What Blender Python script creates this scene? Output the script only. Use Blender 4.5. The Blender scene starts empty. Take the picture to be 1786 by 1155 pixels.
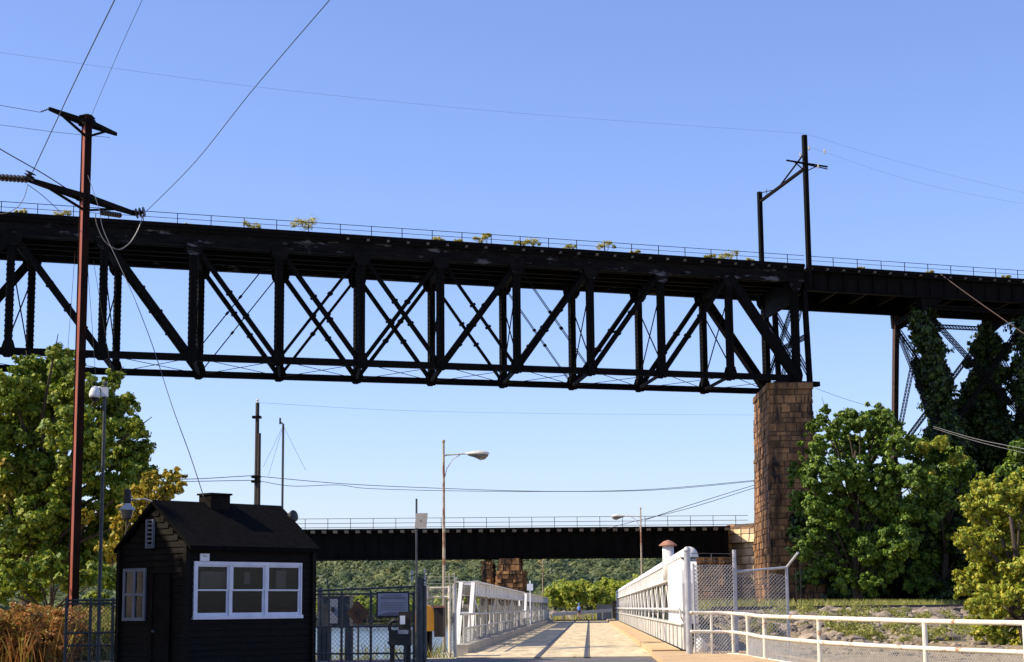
import bpy, math, random
import numpy as np
from mathutils import Vector, Matrix
R = random.Random(7); NR = np.random.RandomState(11)
S = bpy.context.scene
COL = S.collection
# ------------------------------------------------------------ camera
F = 3105.0; CX, CY = 893.0, 577.5
PITCH = math.atan(483.5 / F); ROLL = 0.009; YAW = 0.0416
EYE = Vector((0, 0, 1.4))
fw = Vector((-math.sin(YAW) * math.cos(PITCH), math.cos(YAW) * math.cos(PITCH), math.sin(PITCH)))
r0 = Vector((math.cos(YAW), math.sin(YAW), 0)); u0 = r0.cross(fw)
rt = r0 * math.cos(ROLL) - u0 * math.sin(ROLL); up = u0 * math.cos(ROLL) + r0 * math.sin(ROLL)
cam = bpy.data.objects.new("camera", bpy.data.cameras.new("camera"))
m3 = Matrix((rt, up, -fw)).transposed(); m4 = m3.to_4x4(); m4.translation = EYE
cam.matrix_world = m4; COL.objects.link(cam); S.camera = cam
cam.data.sensor_width = 36; cam.data.lens = 36 * F / 1786; cam.data.clip_start = .3; cam.data.clip_end = 20000
# ------------------------------------------------------------ world and sun
SUN = Vector((-.99, -.14, 0)).normalized(); ELEV = math.radians(42)
sdir = Vector((SUN.x * math.cos(ELEV), SUN.y * math.cos(ELEV), math.sin(ELEV)))
W = bpy.data.worlds.new("World"); S.world = W; W.use_nodes = True
nt = W.node_tree; bg = nt.nodes['Background']
sky = nt.nodes.new('ShaderNodeTexSky'); sky.sky_type = 'NISHITA'; sky.sun_disc = False
sky.sun_elevation = ELEV; sky.sun_rotation = math.atan2(SUN.x, SUN.y)
sky.air_density = 1.0; sky.dust_density = 0.6; sky.ozone_density = 4.0; sky.altitude = 0
hs = nt.nodes.new('ShaderNodeMixRGB'); hs.blend_type = 'MULTIPLY'; hs.inputs[0].default_value = 1; hs.inputs[2].default_value = (1.02, .97, 1.19, 1)
nt.links.new(sky.outputs[0], hs.inputs[1]); nt.links.new(hs.outputs[0], bg.inputs[0]); bg.inputs[1].default_value = 0.122
sl = bpy.data.lights.new("sun", 'SUN'); sl.energy = 5.0; sl.angle = math.radians(.53); sl.color = (1, .87, .68)
so = bpy.data.objects.new("sun", sl); so.rotation_euler = sdir.to_track_quat('Z', 'Y').to_euler(); COL.objects.link(so)
S.view_settings.view_transform = 'Standard'; S.view_settings.look = 'None'
S.view_settings.exposure = 0.55; S.view_settings.gamma = 1
# ------------------------------------------------------------ pixel helpers (a pixel of the photograph + a distance -> a point)
def ray(px, py): return rt * ((px - CX) / F) - up * ((py - CY) / F) + fw
def at(px, py, Y):
    d = ray(px, py); return EYE + d * (Y / d.y)
def onz(px, py, z):
    d = ray(px, py); return EYE + d * ((z - EYE.z) / d.z)
def solve(P, D, px):
    a = P - EYE; k = (px - CX) / F
    return -(a.dot(rt) - k * a.dot(fw)) / (D.dot(rt) - k * D.dot(fw))
def gx(px, Y): return at(px, 1060, Y).x
def zat(px, py, Y): return at(px, py, Y).z
def V(*a): return Vector(a)
Z = Vector((0, 0, 1))
# ------------------------------------------------------------ materials
def newmat(name):
    m = bpy.data.materials.new(name); m.use_nodes = True
    return m, m.node_tree, m.node_tree.nodes['Principled BSDF']
def ramp(t, fac, stops):
    r = t.nodes.new('ShaderNodeValToRGB')
    e = r.color_ramp.elements
    while len(e) < len(stops): e.new(.5)
    for i, (p, c) in enumerate(stops):
        e[i].position = p; e[i].color = (*c, 1)
    t.links.new(fac, r.inputs[0]); return r
def noise(t, scale, detail=5, rough=.6, stretch=None, obj=True):
    tc = t.nodes.new('ShaderNodeTexCoord'); n = t.nodes.new('ShaderNodeTexNoise')
    n.inputs['Scale'].default_value = scale; n.inputs['Detail'].default_value = detail; n.inputs['Roughness'].default_value = rough
    mp = t.nodes.new('ShaderNodeMapping')
    if stretch: mp.inputs['Scale'].default_value = stretch
    t.links.new(tc.outputs['Object'], mp.inputs[0]); t.links.new(mp.outputs[0], n.inputs['Vector'])
    return n
def bump(t, p, src, s, d=.02):
    b = t.nodes.new('ShaderNodeBump'); b.inputs['Strength'].default_value = s; b.inputs['Distance'].default_value = d
    t.links.new(src, b.inputs['Height']); t.links.new(b.outputs[0], p.inputs['Normal'])
def mat(name, c1, c2, scale=3, rough=.7, bmp=.3, dist=.02, metal=0, stretch=None, spots=None, spotscale=8, spotlo=.6, island=False, spec=.5):
    m, t, p = newmat(name)
    n = noise(t, scale, stretch=stretch)
    rp = ramp(t, n.outputs['Fac'], [(.32, c1), (.68, c2)])
    out = rp.outputs[0]
    if island:
        g = t.nodes.new('ShaderNodeNewGeometry')
        h = t.nodes.new('ShaderNodeHueSaturation')
        mr = t.nodes.new('ShaderNodeMapRange'); mr.inputs[3].default_value = .55; mr.inputs[4].default_value = 1.4
        t.links.new(g.outputs['Random Per Island'], mr.inputs[0]); t.links.new(mr.outputs[0], h.inputs['Value'])
        t.links.new(out, h.inputs['Color']); out = h.outputs[0]
    if spots:
        n2 = noise(t, spotscale, 8, .7, stretch)
        r2 = ramp(t, n2.outputs['Fac'], [(spotlo, (0, 0, 0)), (spotlo + .07, (1, 1, 1))])
        mx = t.nodes.new('ShaderNodeMixRGB'); mx.inputs[2].default_value = (*spots, 1)
        t.links.new(r2.outputs[0], mx.inputs[0]); t.links.new(out, mx.inputs[1]); out = mx.outputs[0]
    t.links.new(out, p.inputs['Base Color'])
    p.inputs['Roughness'].default_value = rough; p.inputs['Metallic'].default_value = metal
    p.inputs['Specular IOR Level'].default_value = spec
    if bmp: bump(t, p, n.outputs['Fac'], bmp, dist)
    return m
def leafmat(name, a, b, c=None, clump=.35, cfrac=.72, trans=.25, isl=.45):
    m, t, p = newmat(name)
    g = t.nodes.new('ShaderNodeNewGeometry')
    n = noise(t, clump, 3, .6)
    ad = t.nodes.new('ShaderNodeMath'); ad.operation = 'MULTIPLY_ADD'; ad.inputs[1].default_value = isl
    t.links.new(g.outputs['Random Per Island'], ad.inputs[0])
    sb = t.nodes.new('ShaderNodeMath'); sb.operation = 'MULTIPLY_ADD'; sb.inputs[1].default_value = 1.1; sb.inputs[2].default_value = -.27 + (.45 - isl) / 2
    t.links.new(n.outputs['Fac'], sb.inputs[0])
    if isl < .2: sb.inputs[1].default_value = 2.4; sb.inputs[2].default_value = -.85; t.links.new(sb.outputs[0], ad.inputs[2])
    st = [(.2, a), (.7, b)] + ([(cfrac + .2, c)] if c else [])
    rp = ramp(t, ad.outputs[0], st)
    t.links.new(rp.outputs[0], p.inputs['Base Color']); p.inputs['Roughness'].default_value = .55
    p.inputs['Specular IOR Level'].default_value = .35
    tr = t.nodes.new('ShaderNodeBsdfTranslucent'); mx = t.nodes.new('ShaderNodeMixShader'); mx.inputs[0].default_value = trans
    t.links.new(rp.outputs[0], tr.inputs[0]); t.links.new(p.outputs[0], mx.inputs[1]); t.links.new(tr.outputs[0], mx.inputs[2])
    t.links.new(mx.outputs[0], t.nodes['Material Output'].inputs[0])
    return m
M = {}
M['steel'] = mat('black_steel', (.003, .0027, .0027), (.007, .006, .005), 1.2, .8, .4, .02, spots=(.022, .015, .011), spotscale=1.1, spotlo=.68, stretch=(1, 1, .5), spec=.08)
M['steel2'] = mat('dark_riveted_steel', (.003, .003, .003), (.008, .006, .005), 2.5, .8, .4, spec=.08)
M['chord'] = mat('weathered_chord_steel', (.004, .0035, .0035), (.012, .011, .010), 1.0, .85, .4, spots=(.11, .11, .115), spotscale=.6, spotlo=.575, stretch=(.6, .6, 2.2), spec=.08)
M['tie'] = mat('grey_timber_tie', (.05, .043, .035), (.16, .135, .105), 6, .9, .5, island=True)
M['redsteel'] = mat('red_oxide_steel', (.17, .042, .022), (.29, .075, .04), 1.5, .65, .3, stretch=(3, 3, .4), spots=(.06, .025, .018), spotscale=1.2, spotlo=.58, spec=.3)
M['flange'] = mat('shade_black_flange', (.008, .004, .003), (.022, .009, .006), 1.5, .8, .3, spec=.1)  # near-black colour paints in the shade on the pole's unlit face
M['trestle'] = mat('rust_brown_steel', (.035, .017, .012), (.075, .035, .022), 2, .75, .3)
M['wood'] = mat('dark_pole_wood', (.018, .013, .010), (.04, .03, .022), 4, .85, .5, stretch=(4, 4, .4))
M['galv'] = mat('galvanised_steel', (.36, .37, .38), (.52, .53, .54), 5, .5, .15, metal=.3)
M['galvd'] = mat('dull_grey_steel', (.035, .04, .045), (.07, .075, .08), 5, .6, .15, metal=.1)
M['shplate'] = mat('shaded_grey_plate', (.05, .05, .052), (.10, .10, .10), 1.5, .8, .3)  # darkened grey: shade of the outer truss plane put into the colour
M['meshw'] = mat('chain_link_wire', (.34, .34, .33), (.5, .5, .48), 5, .5, 0, metal=.3)
M['meshd'] = mat('dark_chain_link_wire', (.05, .055, .06), (.10, .11, .11), 5, .6, 0, metal=.3)  # darker than the other chain link wire
M['white'] = mat('weathered_white_paint', (.62, .61, .57), (.8, .79, .75), 1.3, .6, .25, spots=(.42, .38, .31), spotscale=3.0, spotlo=.62, stretch=(1, 1, .6))
M['greyw'] = mat('dirty_white_paint', (.40, .40, .37), (.62, .61, .56), 1.1, .7, .3, spots=(.22, .19, .15), spotscale=2.2, spotlo=.6, stretch=(1, 1, .5))
M['cream'] = mat('rusting_cream_paint', (.66, .62, .51), (.80, .76, .65), 2.5, .6, .25, spots=(.38, .19, .09), spotscale=2.6, spotlo=.57)
M['rustcream'] = mat('rust_streaked_lamp_paint', (.34, .27, .17), (.5, .42, .3), 2.5, .65, .25, spots=(.22, .08, .03), spotscale=2.2, spotlo=.5, stretch=(1, 1, .5))
M['rustcap'] = mat('rusted_cap', (.22, .09, .05), (.4, .2, .14), 6, .8, .4)
M['conc'] = mat('tan_concrete', (.42, .28, .14), (.58, .40, .21), 1.2, .85, .4, spots=(.22, .15, .09), spotscale=2, spotlo=.62)
M['gconc'] = mat('pale_concrete', (.3, .28, .24), (.46, .43, .37), 1.6, .85, .4, spots=(.16, .15, .13), spotscale=2, spotlo=.62)
M['road'] = mat('worn_concrete_road', (.42, .34, .20), (.66, .55, .35), .9, .85, .35, spots=(.24, .18, .12), spotscale=2.4, spotlo=.585, stretch=(2.2, .25, 1))
M['asph'] = mat('grey_asphalt', (.07, .068, .068), (.13, .125, .12), 1.2, .9, .4)
M['railm'] = mat('dull_rail_steel', (.06, .05, .045), (.12, .1, .09), 3, .5, .2, metal=.5)
M['stone'] = mat('brown_sandstone', (.05, .023, .008), (.38, .19, .07), 1.1, .9, .9, .06, island=True, spots=(.012, .008, .006), spotscale=.8, spotlo=.54, stretch=(1, 1, .25))
M['stonecore'] = mat('mortar', (.06, .04, .028), (.12, .08, .05), 4, .95, .4)
M['stonel'] = mat('pale_sandstone', (.42, .31, .17), (.7, .54, .33), .6, .9, .9, .05, island=True, spots=(.25, .13, .05), spotscale=1.6, spotlo=.62)
M['rock'] = mat('grey_brown_rock', (.13, .10, .07), (.33, .27, .2), 1.5, .9, .8, .05, island=True)
M['gravel'] = mat('gravel_ground', (.19, .14, .07), (.36, .28, .16), 3.5, .95, .8, .04, spots=(.07, .08, .03), spotscale=.5, spotlo=.55)
M['ballast'] = mat('ballast_stone', (.15, .12, .10), (.33, .28, .24), 9, .95, .9, .05)
M['doorm'] = mat('black_brown_door', (.006, .005, .0045), (.012, .01, .009), 3, .8, .2, spec=.08)
M['siding'] = mat('dark_brown_siding', (.005, .0045, .004), (.013, .011, .009), 3, .75, .4, stretch=(1, 1, 8), spec=.1)
M['shadetrim'] = mat('shaded_window_trim', (.14, .15, .18), (.2, .21, .25), 3, .7, .2)  # window trim darkened to paint in the shade on the gable side
M['shingle'] = mat('black_roof_felt', (.003, .003, .003), (.007, .0068, .0065), 8, .95, .6, spec=.06)
M['wtrim'] = mat('pale_window_paint', (.6, .62, .7), (.75, .77, .83), 3, .5, .15)
M['box'] = mat('dark_cabinet_paint', (.008, .008, .009), (.018, .018, .02), 3, .6, .2)
M['signw'] = mat('pale_sign_face', (.22, .24, .29), (.32, .34, .39), 1.5, .6, .1)
M['ink'] = mat('faded_grey_lettering', (.12, .12, .15), (.18, .18, .22), 5, .7, 0)
M['orange'] = mat('orange_paint', (.6, .26, .02), (.75, .34, .03), 3, .6, .2)
M['dorange'] = mat('weathered_orange_sign', (.10, .04, .010), (.2, .085, .016), 3, .7, .2, spots=(.02, .01, .008), spotscale=5, spotlo=.6)
M['lampw'] = mat('lamp_head_paint', (.5, .48, .42), (.66, .64, .58), 4, .45, .1)
M['glassd'] = mat('smoky_lamp_glass', (.12, .10, .08), (.2, .17, .13), 4, .2, 0)
M['camw'] = mat('white_plastic', (.7, .72, .76), (.8, .82, .85), 4, .35, 0)
M['insul'] = mat('brown_porcelain', (.012, .009, .009), (.03, .02, .018), 5, .25, 0)
M['cable'] = mat('dark_cable', (.02, .02, .022), (.035, .035, .04), 4, .5, 0)
M['cableb'] = mat('pale_aluminium_cable', (.2, .2, .19), (.34, .33, .3), 4, .5, 0, metal=.3)
M['bark'] = mat('tree_bark', (.035, .024, .016), (.08, .06, .042), 3, .95, .8, .05, stretch=(3, 3, .6))
M['skin'] = mat('skin', (.4, .25, .18), (.45, .28, .2), 4, .6, 0)
M['blue'] = mat('blue_shirt', (.05, .16, .5), (.08, .22, .6), 4, .8, 0)
M['navy'] = mat('dark_shorts', (.015, .015, .025), (.03, .03, .04), 4, .8, 0)
M['leafA'] = leafmat('green_leaves', (.035, .08, .008), (.13, .21, .016), (.32, .35, .03), .5, .64, .26)
M['leafY'] = leafmat('yellowing_leaves', (.08, .12, .012), (.26, .25, .022), (.5, .35, .03), .9, .6, .32)
M['leafM'] = leafmat('maple_leaves', (.018, .05, .006), (.07, .14, .013), (.21, .29, .025), .5, .68, .2)
M['leafL'] = leafmat('light_green_leaves', (.10, .18, .014), (.27, .33, .03), (.48, .42, .045), .6, .66, .32)
M['leafO'] = leafmat('orange_tinted_leaves', (.3, .12, .03), (.42, .2, .05), None, 1.0)
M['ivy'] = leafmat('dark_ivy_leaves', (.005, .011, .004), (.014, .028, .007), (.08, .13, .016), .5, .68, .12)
M['brush'] = leafmat('russet_dry_brush', (.16, .06, .015), (.44, .18, .045), (.28, .27, .04), 1.6, .72, .3)
M['weed'] = leafmat('weed_stems', (.12, .18, .025), (.30, .32, .06), (.4, .36, .12), .8, .65, .4)
M['hill'] = leafmat('hillside_canopy', (.09, .13, .065), (.24, .27, .11), (.42, .37, .15), .045, .62, .5, .1)  # canopy colours paled to carry the distance haze
M['bright'] = leafmat('bright_canopy', (.16, .27, .03), (.32, .41, .05), (.50, .48, .07), .12, .7, .45)
M['deckleaf'] = leafmat('sunlit_deck_weed', (.34, .36, .06), (.5, .48, .1), (.6, .5, .12), 1.5, .65, .65)
# glass
gm, t_, p_ = newmat('window_glass'); p_.inputs['Base Color'].default_value = (.012, .014, .012, 1)
p_.inputs['Roughness'].default_value = .06; p_.inputs['Specular IOR Level'].default_value = .3; p_.inputs['Alpha'].default_value = .4; M['glass'] = gm
# water
wm, t_, p_ = newmat('river_water'); p_.inputs['Base Color'].default_value = (.14, .20, .26, 1); p_.inputs['Roughness'].default_value = .12
n_ = noise(t_, .35, 4, .6, (1, .35, 1)); n2_ = noise(t_, 3.2, 3, .6, (1, .4, 1))
ma_ = t_.nodes.new('ShaderNodeMath'); ma_.operation = 'MULTIPLY_ADD'; ma_.inputs[1].default_value = .3
t_.links.new(n2_.outputs['Fac'], ma_.inputs[0]); t_.links.new(n_.outputs['Fac'], ma_.inputs[2]); bump(t_, p_, ma_.outputs[0], 1.0, .45); M['water'] = wm
# ------------------------------------------------------------ object helpers
def tag(o, label=None, cat=None, group=None, kind=None):
    if label: o['label'] = label
    if cat: o['category'] = cat
    if group: o['group'] = group
    if kind: o['kind'] = kind
    return o
def thing(name, label, cat, loc=(0, 0, 0), rz=0, group=None):
    o = bpy.data.objects.new(name, None); o.location = loc; o.rotation_euler = (0, 0, rz); o.empty_display_size = .2
    COL.objects.link(o); return tag(o, label, cat, group)
def copy_tree(o, parent=None):
    c = o.copy(); COL.objects.link(c)
    if parent: c.parent = parent
    for ch in list(o.children): copy_tree(ch, c)
    return c
class MB:
    def __init__(s): s.v = []; s.f = []
    def add(s, vs, fs):
        n = len(s.v); s.v += [tuple(v) for v in vs]; s.f += [tuple(i + n for i in f) for f in fs]; return s
    def hexa(s, b, t):   # four bottom, four top corners
        return s.add(list(b) + list(t), [(3, 2, 1, 0), (4, 5, 6, 7), (0, 1, 5, 4), (1, 2, 6, 5), (2, 3, 7, 6), (3, 0, 4, 7)])
    def box(s, x0, x1, y0, y1, z0, z1):
        return s.hexa([(x0, y0, z0), (x1, y0, z0), (x1, y1, z0), (x0, y1, z0)], [(x0, y0, z1), (x1, y0, z1), (x1, y1, z1), (x0, y1, z1)])
    def bar(s, p0, p1, w, h, upv=Z):
        p0 = Vector(p0); p1 = Vector(p1); d = (p1 - p0)
        if d.length < 1e-6: return s
        d.normalize(); sd = d.cross(Vector(upv))
        if sd.length < 1e-4: sd = d.cross(Vector((1, 0, 0)))
        sd.normalize(); u = sd.cross(d); a = sd * w / 2; b = u * h / 2
        return s.hexa([p0 - a - b, p0 + a - b, p0 + a + b, p0 - a + b][::-1], [p1 - a - b, p1 + a - b, p1 + a + b, p1 - a + b][::-1])
    def tube(s, pts, r, n=8, r1=None, cap=True):
        pts = [Vector(p) for p in pts]; rings = []; prev = None
        for i, p in enumerate(pts):
            d = (pts[min(i + 1, len(pts) - 1)] - pts[max(i - 1, 0)]).normalized()
            a = d.cross(Z) if prev is None else (prev - d * prev.dot(d))
            if a.length < 1e-3: a = d.cross(Vector((1, 0, 0)))
            a.normalize(); prev = a; b = d.cross(a)
            rr = r[i] if isinstance(r, (list, tuple)) else (r if r1 is None else r + (r1 - r) * i / (len(pts) - 1))
            rings.append([p + (a * math.cos(q) + b * math.sin(q)) * rr for q in [2 * math.pi * k / n for k in range(n)]])
        vs = [v for g in rings for v in g]; fs = []
        for i in range(len(pts) - 1):
            for k in range(n):
                k2 = (k + 1) % n; fs.append((i * n + k, i * n + k2, (i + 1) * n + k2, (i + 1) * n + k))
        if cap: fs += [tuple(range(n))[::-1], tuple((len(pts) - 1) * n + k for k in range(n))]
        return s.add(vs, fs)
    def lathe(s, c, prof, n=16, axis=Z):   # prof: (r, h)
        c = Vector(c); return s.tube([c + Vector(axis) * h for r, h in prof], [max(r, .002) for r, h in prof], n)
    def lattice(s, p0, p1, w, d, side, fl=.05, pitch=None):
        # built-up member: four corner angles laced on both faces
        p0 = Vector(p0); p1 = Vector(p1); ax = (p1 - p0); L = ax.length; ax.normalize(); side = Vector(side)
        side = (side - ax * side.dot(ax)).normalized(); nn = ax.cross(side)
        for a in (-1, 1):
            for b in (-1, 1):
                o = side * a * w / 2 + nn * b * d / 2; s.bar(p0 + o, p1 + o, fl, fl * .6, nn)
        k = max(2, int(L / (pitch or w))); 
        for b in (-1, 1):
            for i in range(k):
                a0 = 1 if i % 2 else -1
                for sg in (1, -1):
                    q0 = p0 + ax * L * i / k + side * sg * a0 * w / 2 + nn * b * d / 2
                    q1 = p0 + ax * L * (i + 1) / k - side * sg * a0 * w / 2 + nn * b * d / 2
                    s.bar(q0, q1, fl * .55, .02, nn)
        return s
    def build(s, name, m, parent=None, smooth=False):
        me = bpy.data.meshes.new(name); me.from_pydata(s.v, [], s.f); me.update()
        if smooth:
            me.polygons.foreach_set('use_smooth', [True] * len(me.polygons))
        me.materials.append(M[m]); o = bpy.data.objects.new(name, me); COL.objects.link(o)
        if parent:
            o.parent = parent; o.matrix_parent_inverse = parent_inv(parent)
        return o
def parent_inv(p):
    return Matrix.LocRotScale(p.location, p.rotation_euler, p.scale).inverted() if p.type == 'EMPTY' or p.parent is None else Matrix.Identity(4)
def npmesh(name, verts, quads, m, parent=None):
    me = bpy.data.meshes.new(name); nv = len(verts); nf = len(quads)
    me.vertices.add(nv); me.vertices.foreach_set('co', verts.astype(np.float32).ravel())
    k = quads.shape[1]
    me.loops.add(nf * k); me.loops.foreach_set('vertex_index', quads.astype(np.int32).ravel())
    me.polygons.add(nf); me.polygons.foreach_set('loop_start', np.arange(0, nf * k, k, dtype=np.int32))
    me.polygons.foreach_set('loop_total', np.full(nf, k, dtype=np.int32)); me.update(calc_edges=True)
    me.materials.append(M[m]); o = bpy.data.objects.new(name, me); COL.objects.link(o)
    if parent: o.parent = parent; o.matrix_parent_inverse = parent_inv(parent)
    return o
def leaf_quads(P, size, upb=.6, asp=.62, rnd=.75):
    n = len(P); nr = NR.normal(size=(n, 3)) * (rnd if P.shape[1] == 6 else 1)
    if P.shape[1] == 6: nr += P[:, 3:] * 1.3; nr[:, 2] += upb * .6; P = P[:, :3]
    else: nr[:, 2] = np.abs(nr[:, 2]) + upb
    nr /= np.linalg.norm(nr, axis=1)[:, None]
    a = np.cross(nr, NR.normal(size=(n, 3))); a /= np.linalg.norm(a, axis=1)[:, None]; b = np.cross(nr, a)
    sz = size * NR.uniform(.65, 1.3, n)[:, None]
    bend = nr * sz * .18
    v = np.stack([P - a * sz, P + b * sz * asp + bend, P + a * sz, P - b * sz * asp + bend], 1).reshape(-1, 3)
    return v, np.arange(4 * n).reshape(-1, 4)
def clumps(blobs, dens, sub=.34, flat=.75):
    """leaf positions gathered in small tufts over each blob: blob = (centre, radius)"""
    out = []
    for c, r in blobs:
        k = int(34 + 14 * r); d = NR.normal(size=(k, 3)); d /= np.linalg.norm(d, axis=1)[:, None]
        d[:, 2] *= .92
        cc = np.array(c) + d * r * NR.uniform(.25, 1.0, (k, 1)); tip = NR.rand(k) < .16; cc[tip] += (d[tip] * [1, 1, .6] + [0, 0, .35]) * r * .32
        n = int(dens * r * r / k) + 3
        for q in cc:
            rr = r * sub * NR.uniform(.3, 1.1)
            e = NR.normal(size=(n, 3)); e /= np.linalg.norm(e, axis=1)[:, None]; e *= NR.uniform(.1, 1.15, (n, 1)) ** .7
            e[:, 2] *= .72; out.append(np.concatenate([q + e * rr, e * .7 + (q - np.array(c)) / r * .8], 1))
    return np.concatenate(out)
def limbs(base, blobs, r, name='trunk', parent=None, lean=(0, 0), split=.38):
    mb = MB(); base = Vector(base)
    top = max(c[2] for c, _ in blobs); cxm = sum(c[0] for c, _ in blobs) / len(blobs); cym = sum(c[1] for c, _ in blobs) / len(blobs)
    H = top - base.z
    axis = [base + V((cxm - base.x) * q * .8, (cym - base.y) * q * .8, H * q) + V(R.uniform(-.02, .02) * H * (q > 0), R.uniform(-.02, .02) * H * (q > 0), 0) for q in (0, .15, .3, .45, .62, .8)]
    mb.tube([base - Z * .3] + axis, [r * 1.5, r * 1.25, r, r * .88, r * .72, r * .5, r * .25], 9)
    for c, br in blobs:
        c = Vector(c); q = min(4, max(1, int((c.z - base.z) / H * 4.6 - .6)))
        s0 = axis[q]; mid = (s0 + c) / 2 + V(R.uniform(-.3, .3), R.uniform(-.3, .3), .12 * (c - s0).length)
        mb.tube([s0, mid, c, c + (c - mid) * .3], [r * .35, r * .22, r * .1, r * .04], 6)
    return mb.build(name, 'bark', parent, True)
def tree(name, label, cat, base, blobs, r, leafm, size, dens, group=None, sub=.34, extra=None):
    t = thing(name, label, cat, base, 0, group)
    limbs(base, blobs, r, 'trunk', t)
    P = clumps(blobs, dens, sub); v, q = leaf_quads(P, size); npmesh('crown', v, q, leafm, t)
    if extra:
        for b2, lm, dn in extra:
            P = clumps(b2, dn, .5); v, q = leaf_quads(P, size); npmesh('turning_leaves', v, q, lm, t)
    return t
def pxblobs(lst, Y, jit=1.5):
    o = []
    for px, py, rp in lst:
        y = Y + R.uniform(-jit, jit); p = at(px, py, y); o.append((tuple(p), rp * y / F))
    return o
def stones(mb, b0, b1, t0, t1, course=.6, length=1.3, prot=(.02, .12), gap=.02, seed=0):
    """rock-faced ashlar over the quad b0-b1-t1-t0 (outward normal by right hand b0->b1, up)"""
    b0, b1, t0, t1 = map(Vector, (b0, b1, t0, t1)); rr = random.Random(seed)
    L = (b1 - b0).length; H = (t0 - b0).length; n = (b1 - b0).cross(t0 - b0).normalized()
    rows = max(1, round(H / course)); P = lambda u, v: (b0 * (1 - u) + b1 * u) * (1 - v) + (t0 * (1 - u) + t1 * u) * v
    rb = [0]
    for i in range(rows): rb.append(rb[-1] + rr.uniform(.65, 1.4))
    rb = [q / rb[-1] for q in rb]
    for i in range(rows):
        v0 = rb[i]; v1 = rb[i + 1]; u = 0; first = rr.uniform(.3, 1)
        while u < 1 - 1e-6:
            w = length * rr.uniform(.6, 1.4) / L * (first if u == 0 else 1); u1 = min(1, u + w)
            if 1 - u1 < .35 * length / L: u1 = 1
            gu = gap / L; gv = gap / H; pr = rr.uniform(*prot)
            c = [(u + gu, v0 + gv), (u1 - gu, v0 + gv), (u1 - gu, v1 - gv), (u + gu, v1 - gv)]
            base = [P(*q) - n * .05 for q in c]; cm = sum((P(*q) for q in c), V(0, 0, 0)) / 4
            outer = [P(*q) + (cm - P(*q)) * rr.uniform(.05, .14) + n * pr * rr.uniform(.6, 1.2) for q in c]
            mb.add([*base, *outer], [(0, 1, 5, 4), (1, 2, 6, 5), (2, 3, 7, 6), (3, 0, 4, 7), (4, 5, 6, 7)])
            u = u1
    return mb
def masonry(name, bot, top, m, parent, course=.6, length=1.3, prot=(.02, .12), seed=0):
    """bot, top: four corners counter-clockwise seen from above"""
    core = MB(); core.hexa(bot, top); core.build('core', 'stonecore', parent)
    mb = MB()
    for k in range(4):
        stones(mb, bot[k], bot[(k + 1) % 4], top[k], top[(k + 1) % 4], course, length, prot, .02, seed + k)
    return mb.build(name, m, parent)
def chainlink(mb, p0, p1, h0, h1, pitch=.11, w=.009):
    """diamond wire between posts p0, p1 (ground points); h0..h1 heights"""
    p0 = Vector(p0); p1 = Vector(p1); L = (p1 - p0).length; d = (p1 - p0) / L; H = h1 - h0
    n = d.cross(Z)
    def pt(a, b): return p0 + d * a + Z * (h0 + b)
    k = -H
    while k < L:
        a0 = max(0, k); a1 = min(L, k + H)
        if a1 > a0: mb.bar(pt(a0, a0 - k), pt(a1, a1 - k), w, w, n)
        q0 = max(0, k); q1 = min(L, k + H)
        if q1 > q0: mb.bar(pt(q0, H - (q0 - k)) + n * w, pt(q1, H - (q1 - k)) + n * w, w, w, n)
        k += pitch
    return mb
def wire(pts, r, label, m='cable', group=None, n=40, name='overhead_wire', parent=None):
    """pts: points the cable runs through, smoothed"""
    P = [Vector(p) for p in pts]
    if len(P) == 2: P = [P[0], (P[0] + P[1]) / 2 - Z * (P[0] - P[1]).length * .004, P[1]]
    out = []
    for i in range(len(P) - 1):
        a = P[max(i - 1, 0)]; b = P[i]; c = P[i + 1]; d = P[min(i + 2, len(P) - 1)]
        for k in range(8):
            s = k / 8; out.append(.5 * ((2 * b) + (c - a) * s + (2 * a - 5 * b + 4 * c - d) * s * s + (3 * b - a - 3 * c + d) * s ** 3))
    out.append(P[-1])
    o = MB().tube(out, r, 5).build(name, m, parent)
    if not parent: tag(o, label, 'wire', group)
    return o
def sst(a, b, x):
    t = min(1, max(0, (x - a) / (b - a))); return t * t * (3 - 2 * t)
# ------------------------------------------------------------ setting: terrain, water, road
TR0 = V(14, 120, 0); TRD = V(.388, .9217, 0)
def hgt(x, y):
    q = (x - 14) * .9217 - (y - 120) * .388
    h = 0
    rs = sst(3.2, 5.5, x) * sst(52, 62, y)
    if rs > 0:
        bank = -.45 + 1.42 * (1 - sst(2.2, 13, q)) + .25 * sst(30, 60, x) * sst(60, 110, y)
        h = bank * rs + .12 * math.sin(x * .9 + y * .37) * math.sin(y * .51 - x * .2) * sst(2.2, 5, q) * rs
    far = sst(186, 194, y) * sst(-13, -9, x)
    wet = sst(52.5, 57, y) * sst(-.19 * y, -.19 * y + 3, x) * (1 - sst(2.6, 4.2, x)) * (1 - far)
    if x < -.19 * y + 3 and y > 100: wet = max(wet, sst(100, 110, y) * (1 - far))
    if far > 0 and x > -13: h = h * (1 - far) + far * (-.15 + .4 * sst(200, 330, y) + 1.2 * sst(14, 22, x))
    return h * (1 - wet) - 7 * wet
xs = sorted(set([-400, -250, -160, -110] + [-80 + 2 * i for i in range(62)] + [44 + 4 * i for i in range(20)] + [130, 160, 220, 320, 450]))
ys = sorted(set([-120, -60, -30, 0, 20, 34, 42, 47] + [50 + 1.5 * i for i in range(50)] + [125 + 2.5 * i for i in range(40)] + [225 + 15 * i for i in range(25)] + [620, 700]))
vv = [(x, y, hgt(x, y)) for y in ys for x in xs]; nx = len(xs)
ff = [(j * nx + i, j * nx + i + 1, (j + 1) * nx + i + 1, (j + 1) * nx + i) for j in range(len(ys) - 1) for i in range(nx - 1)]
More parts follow.
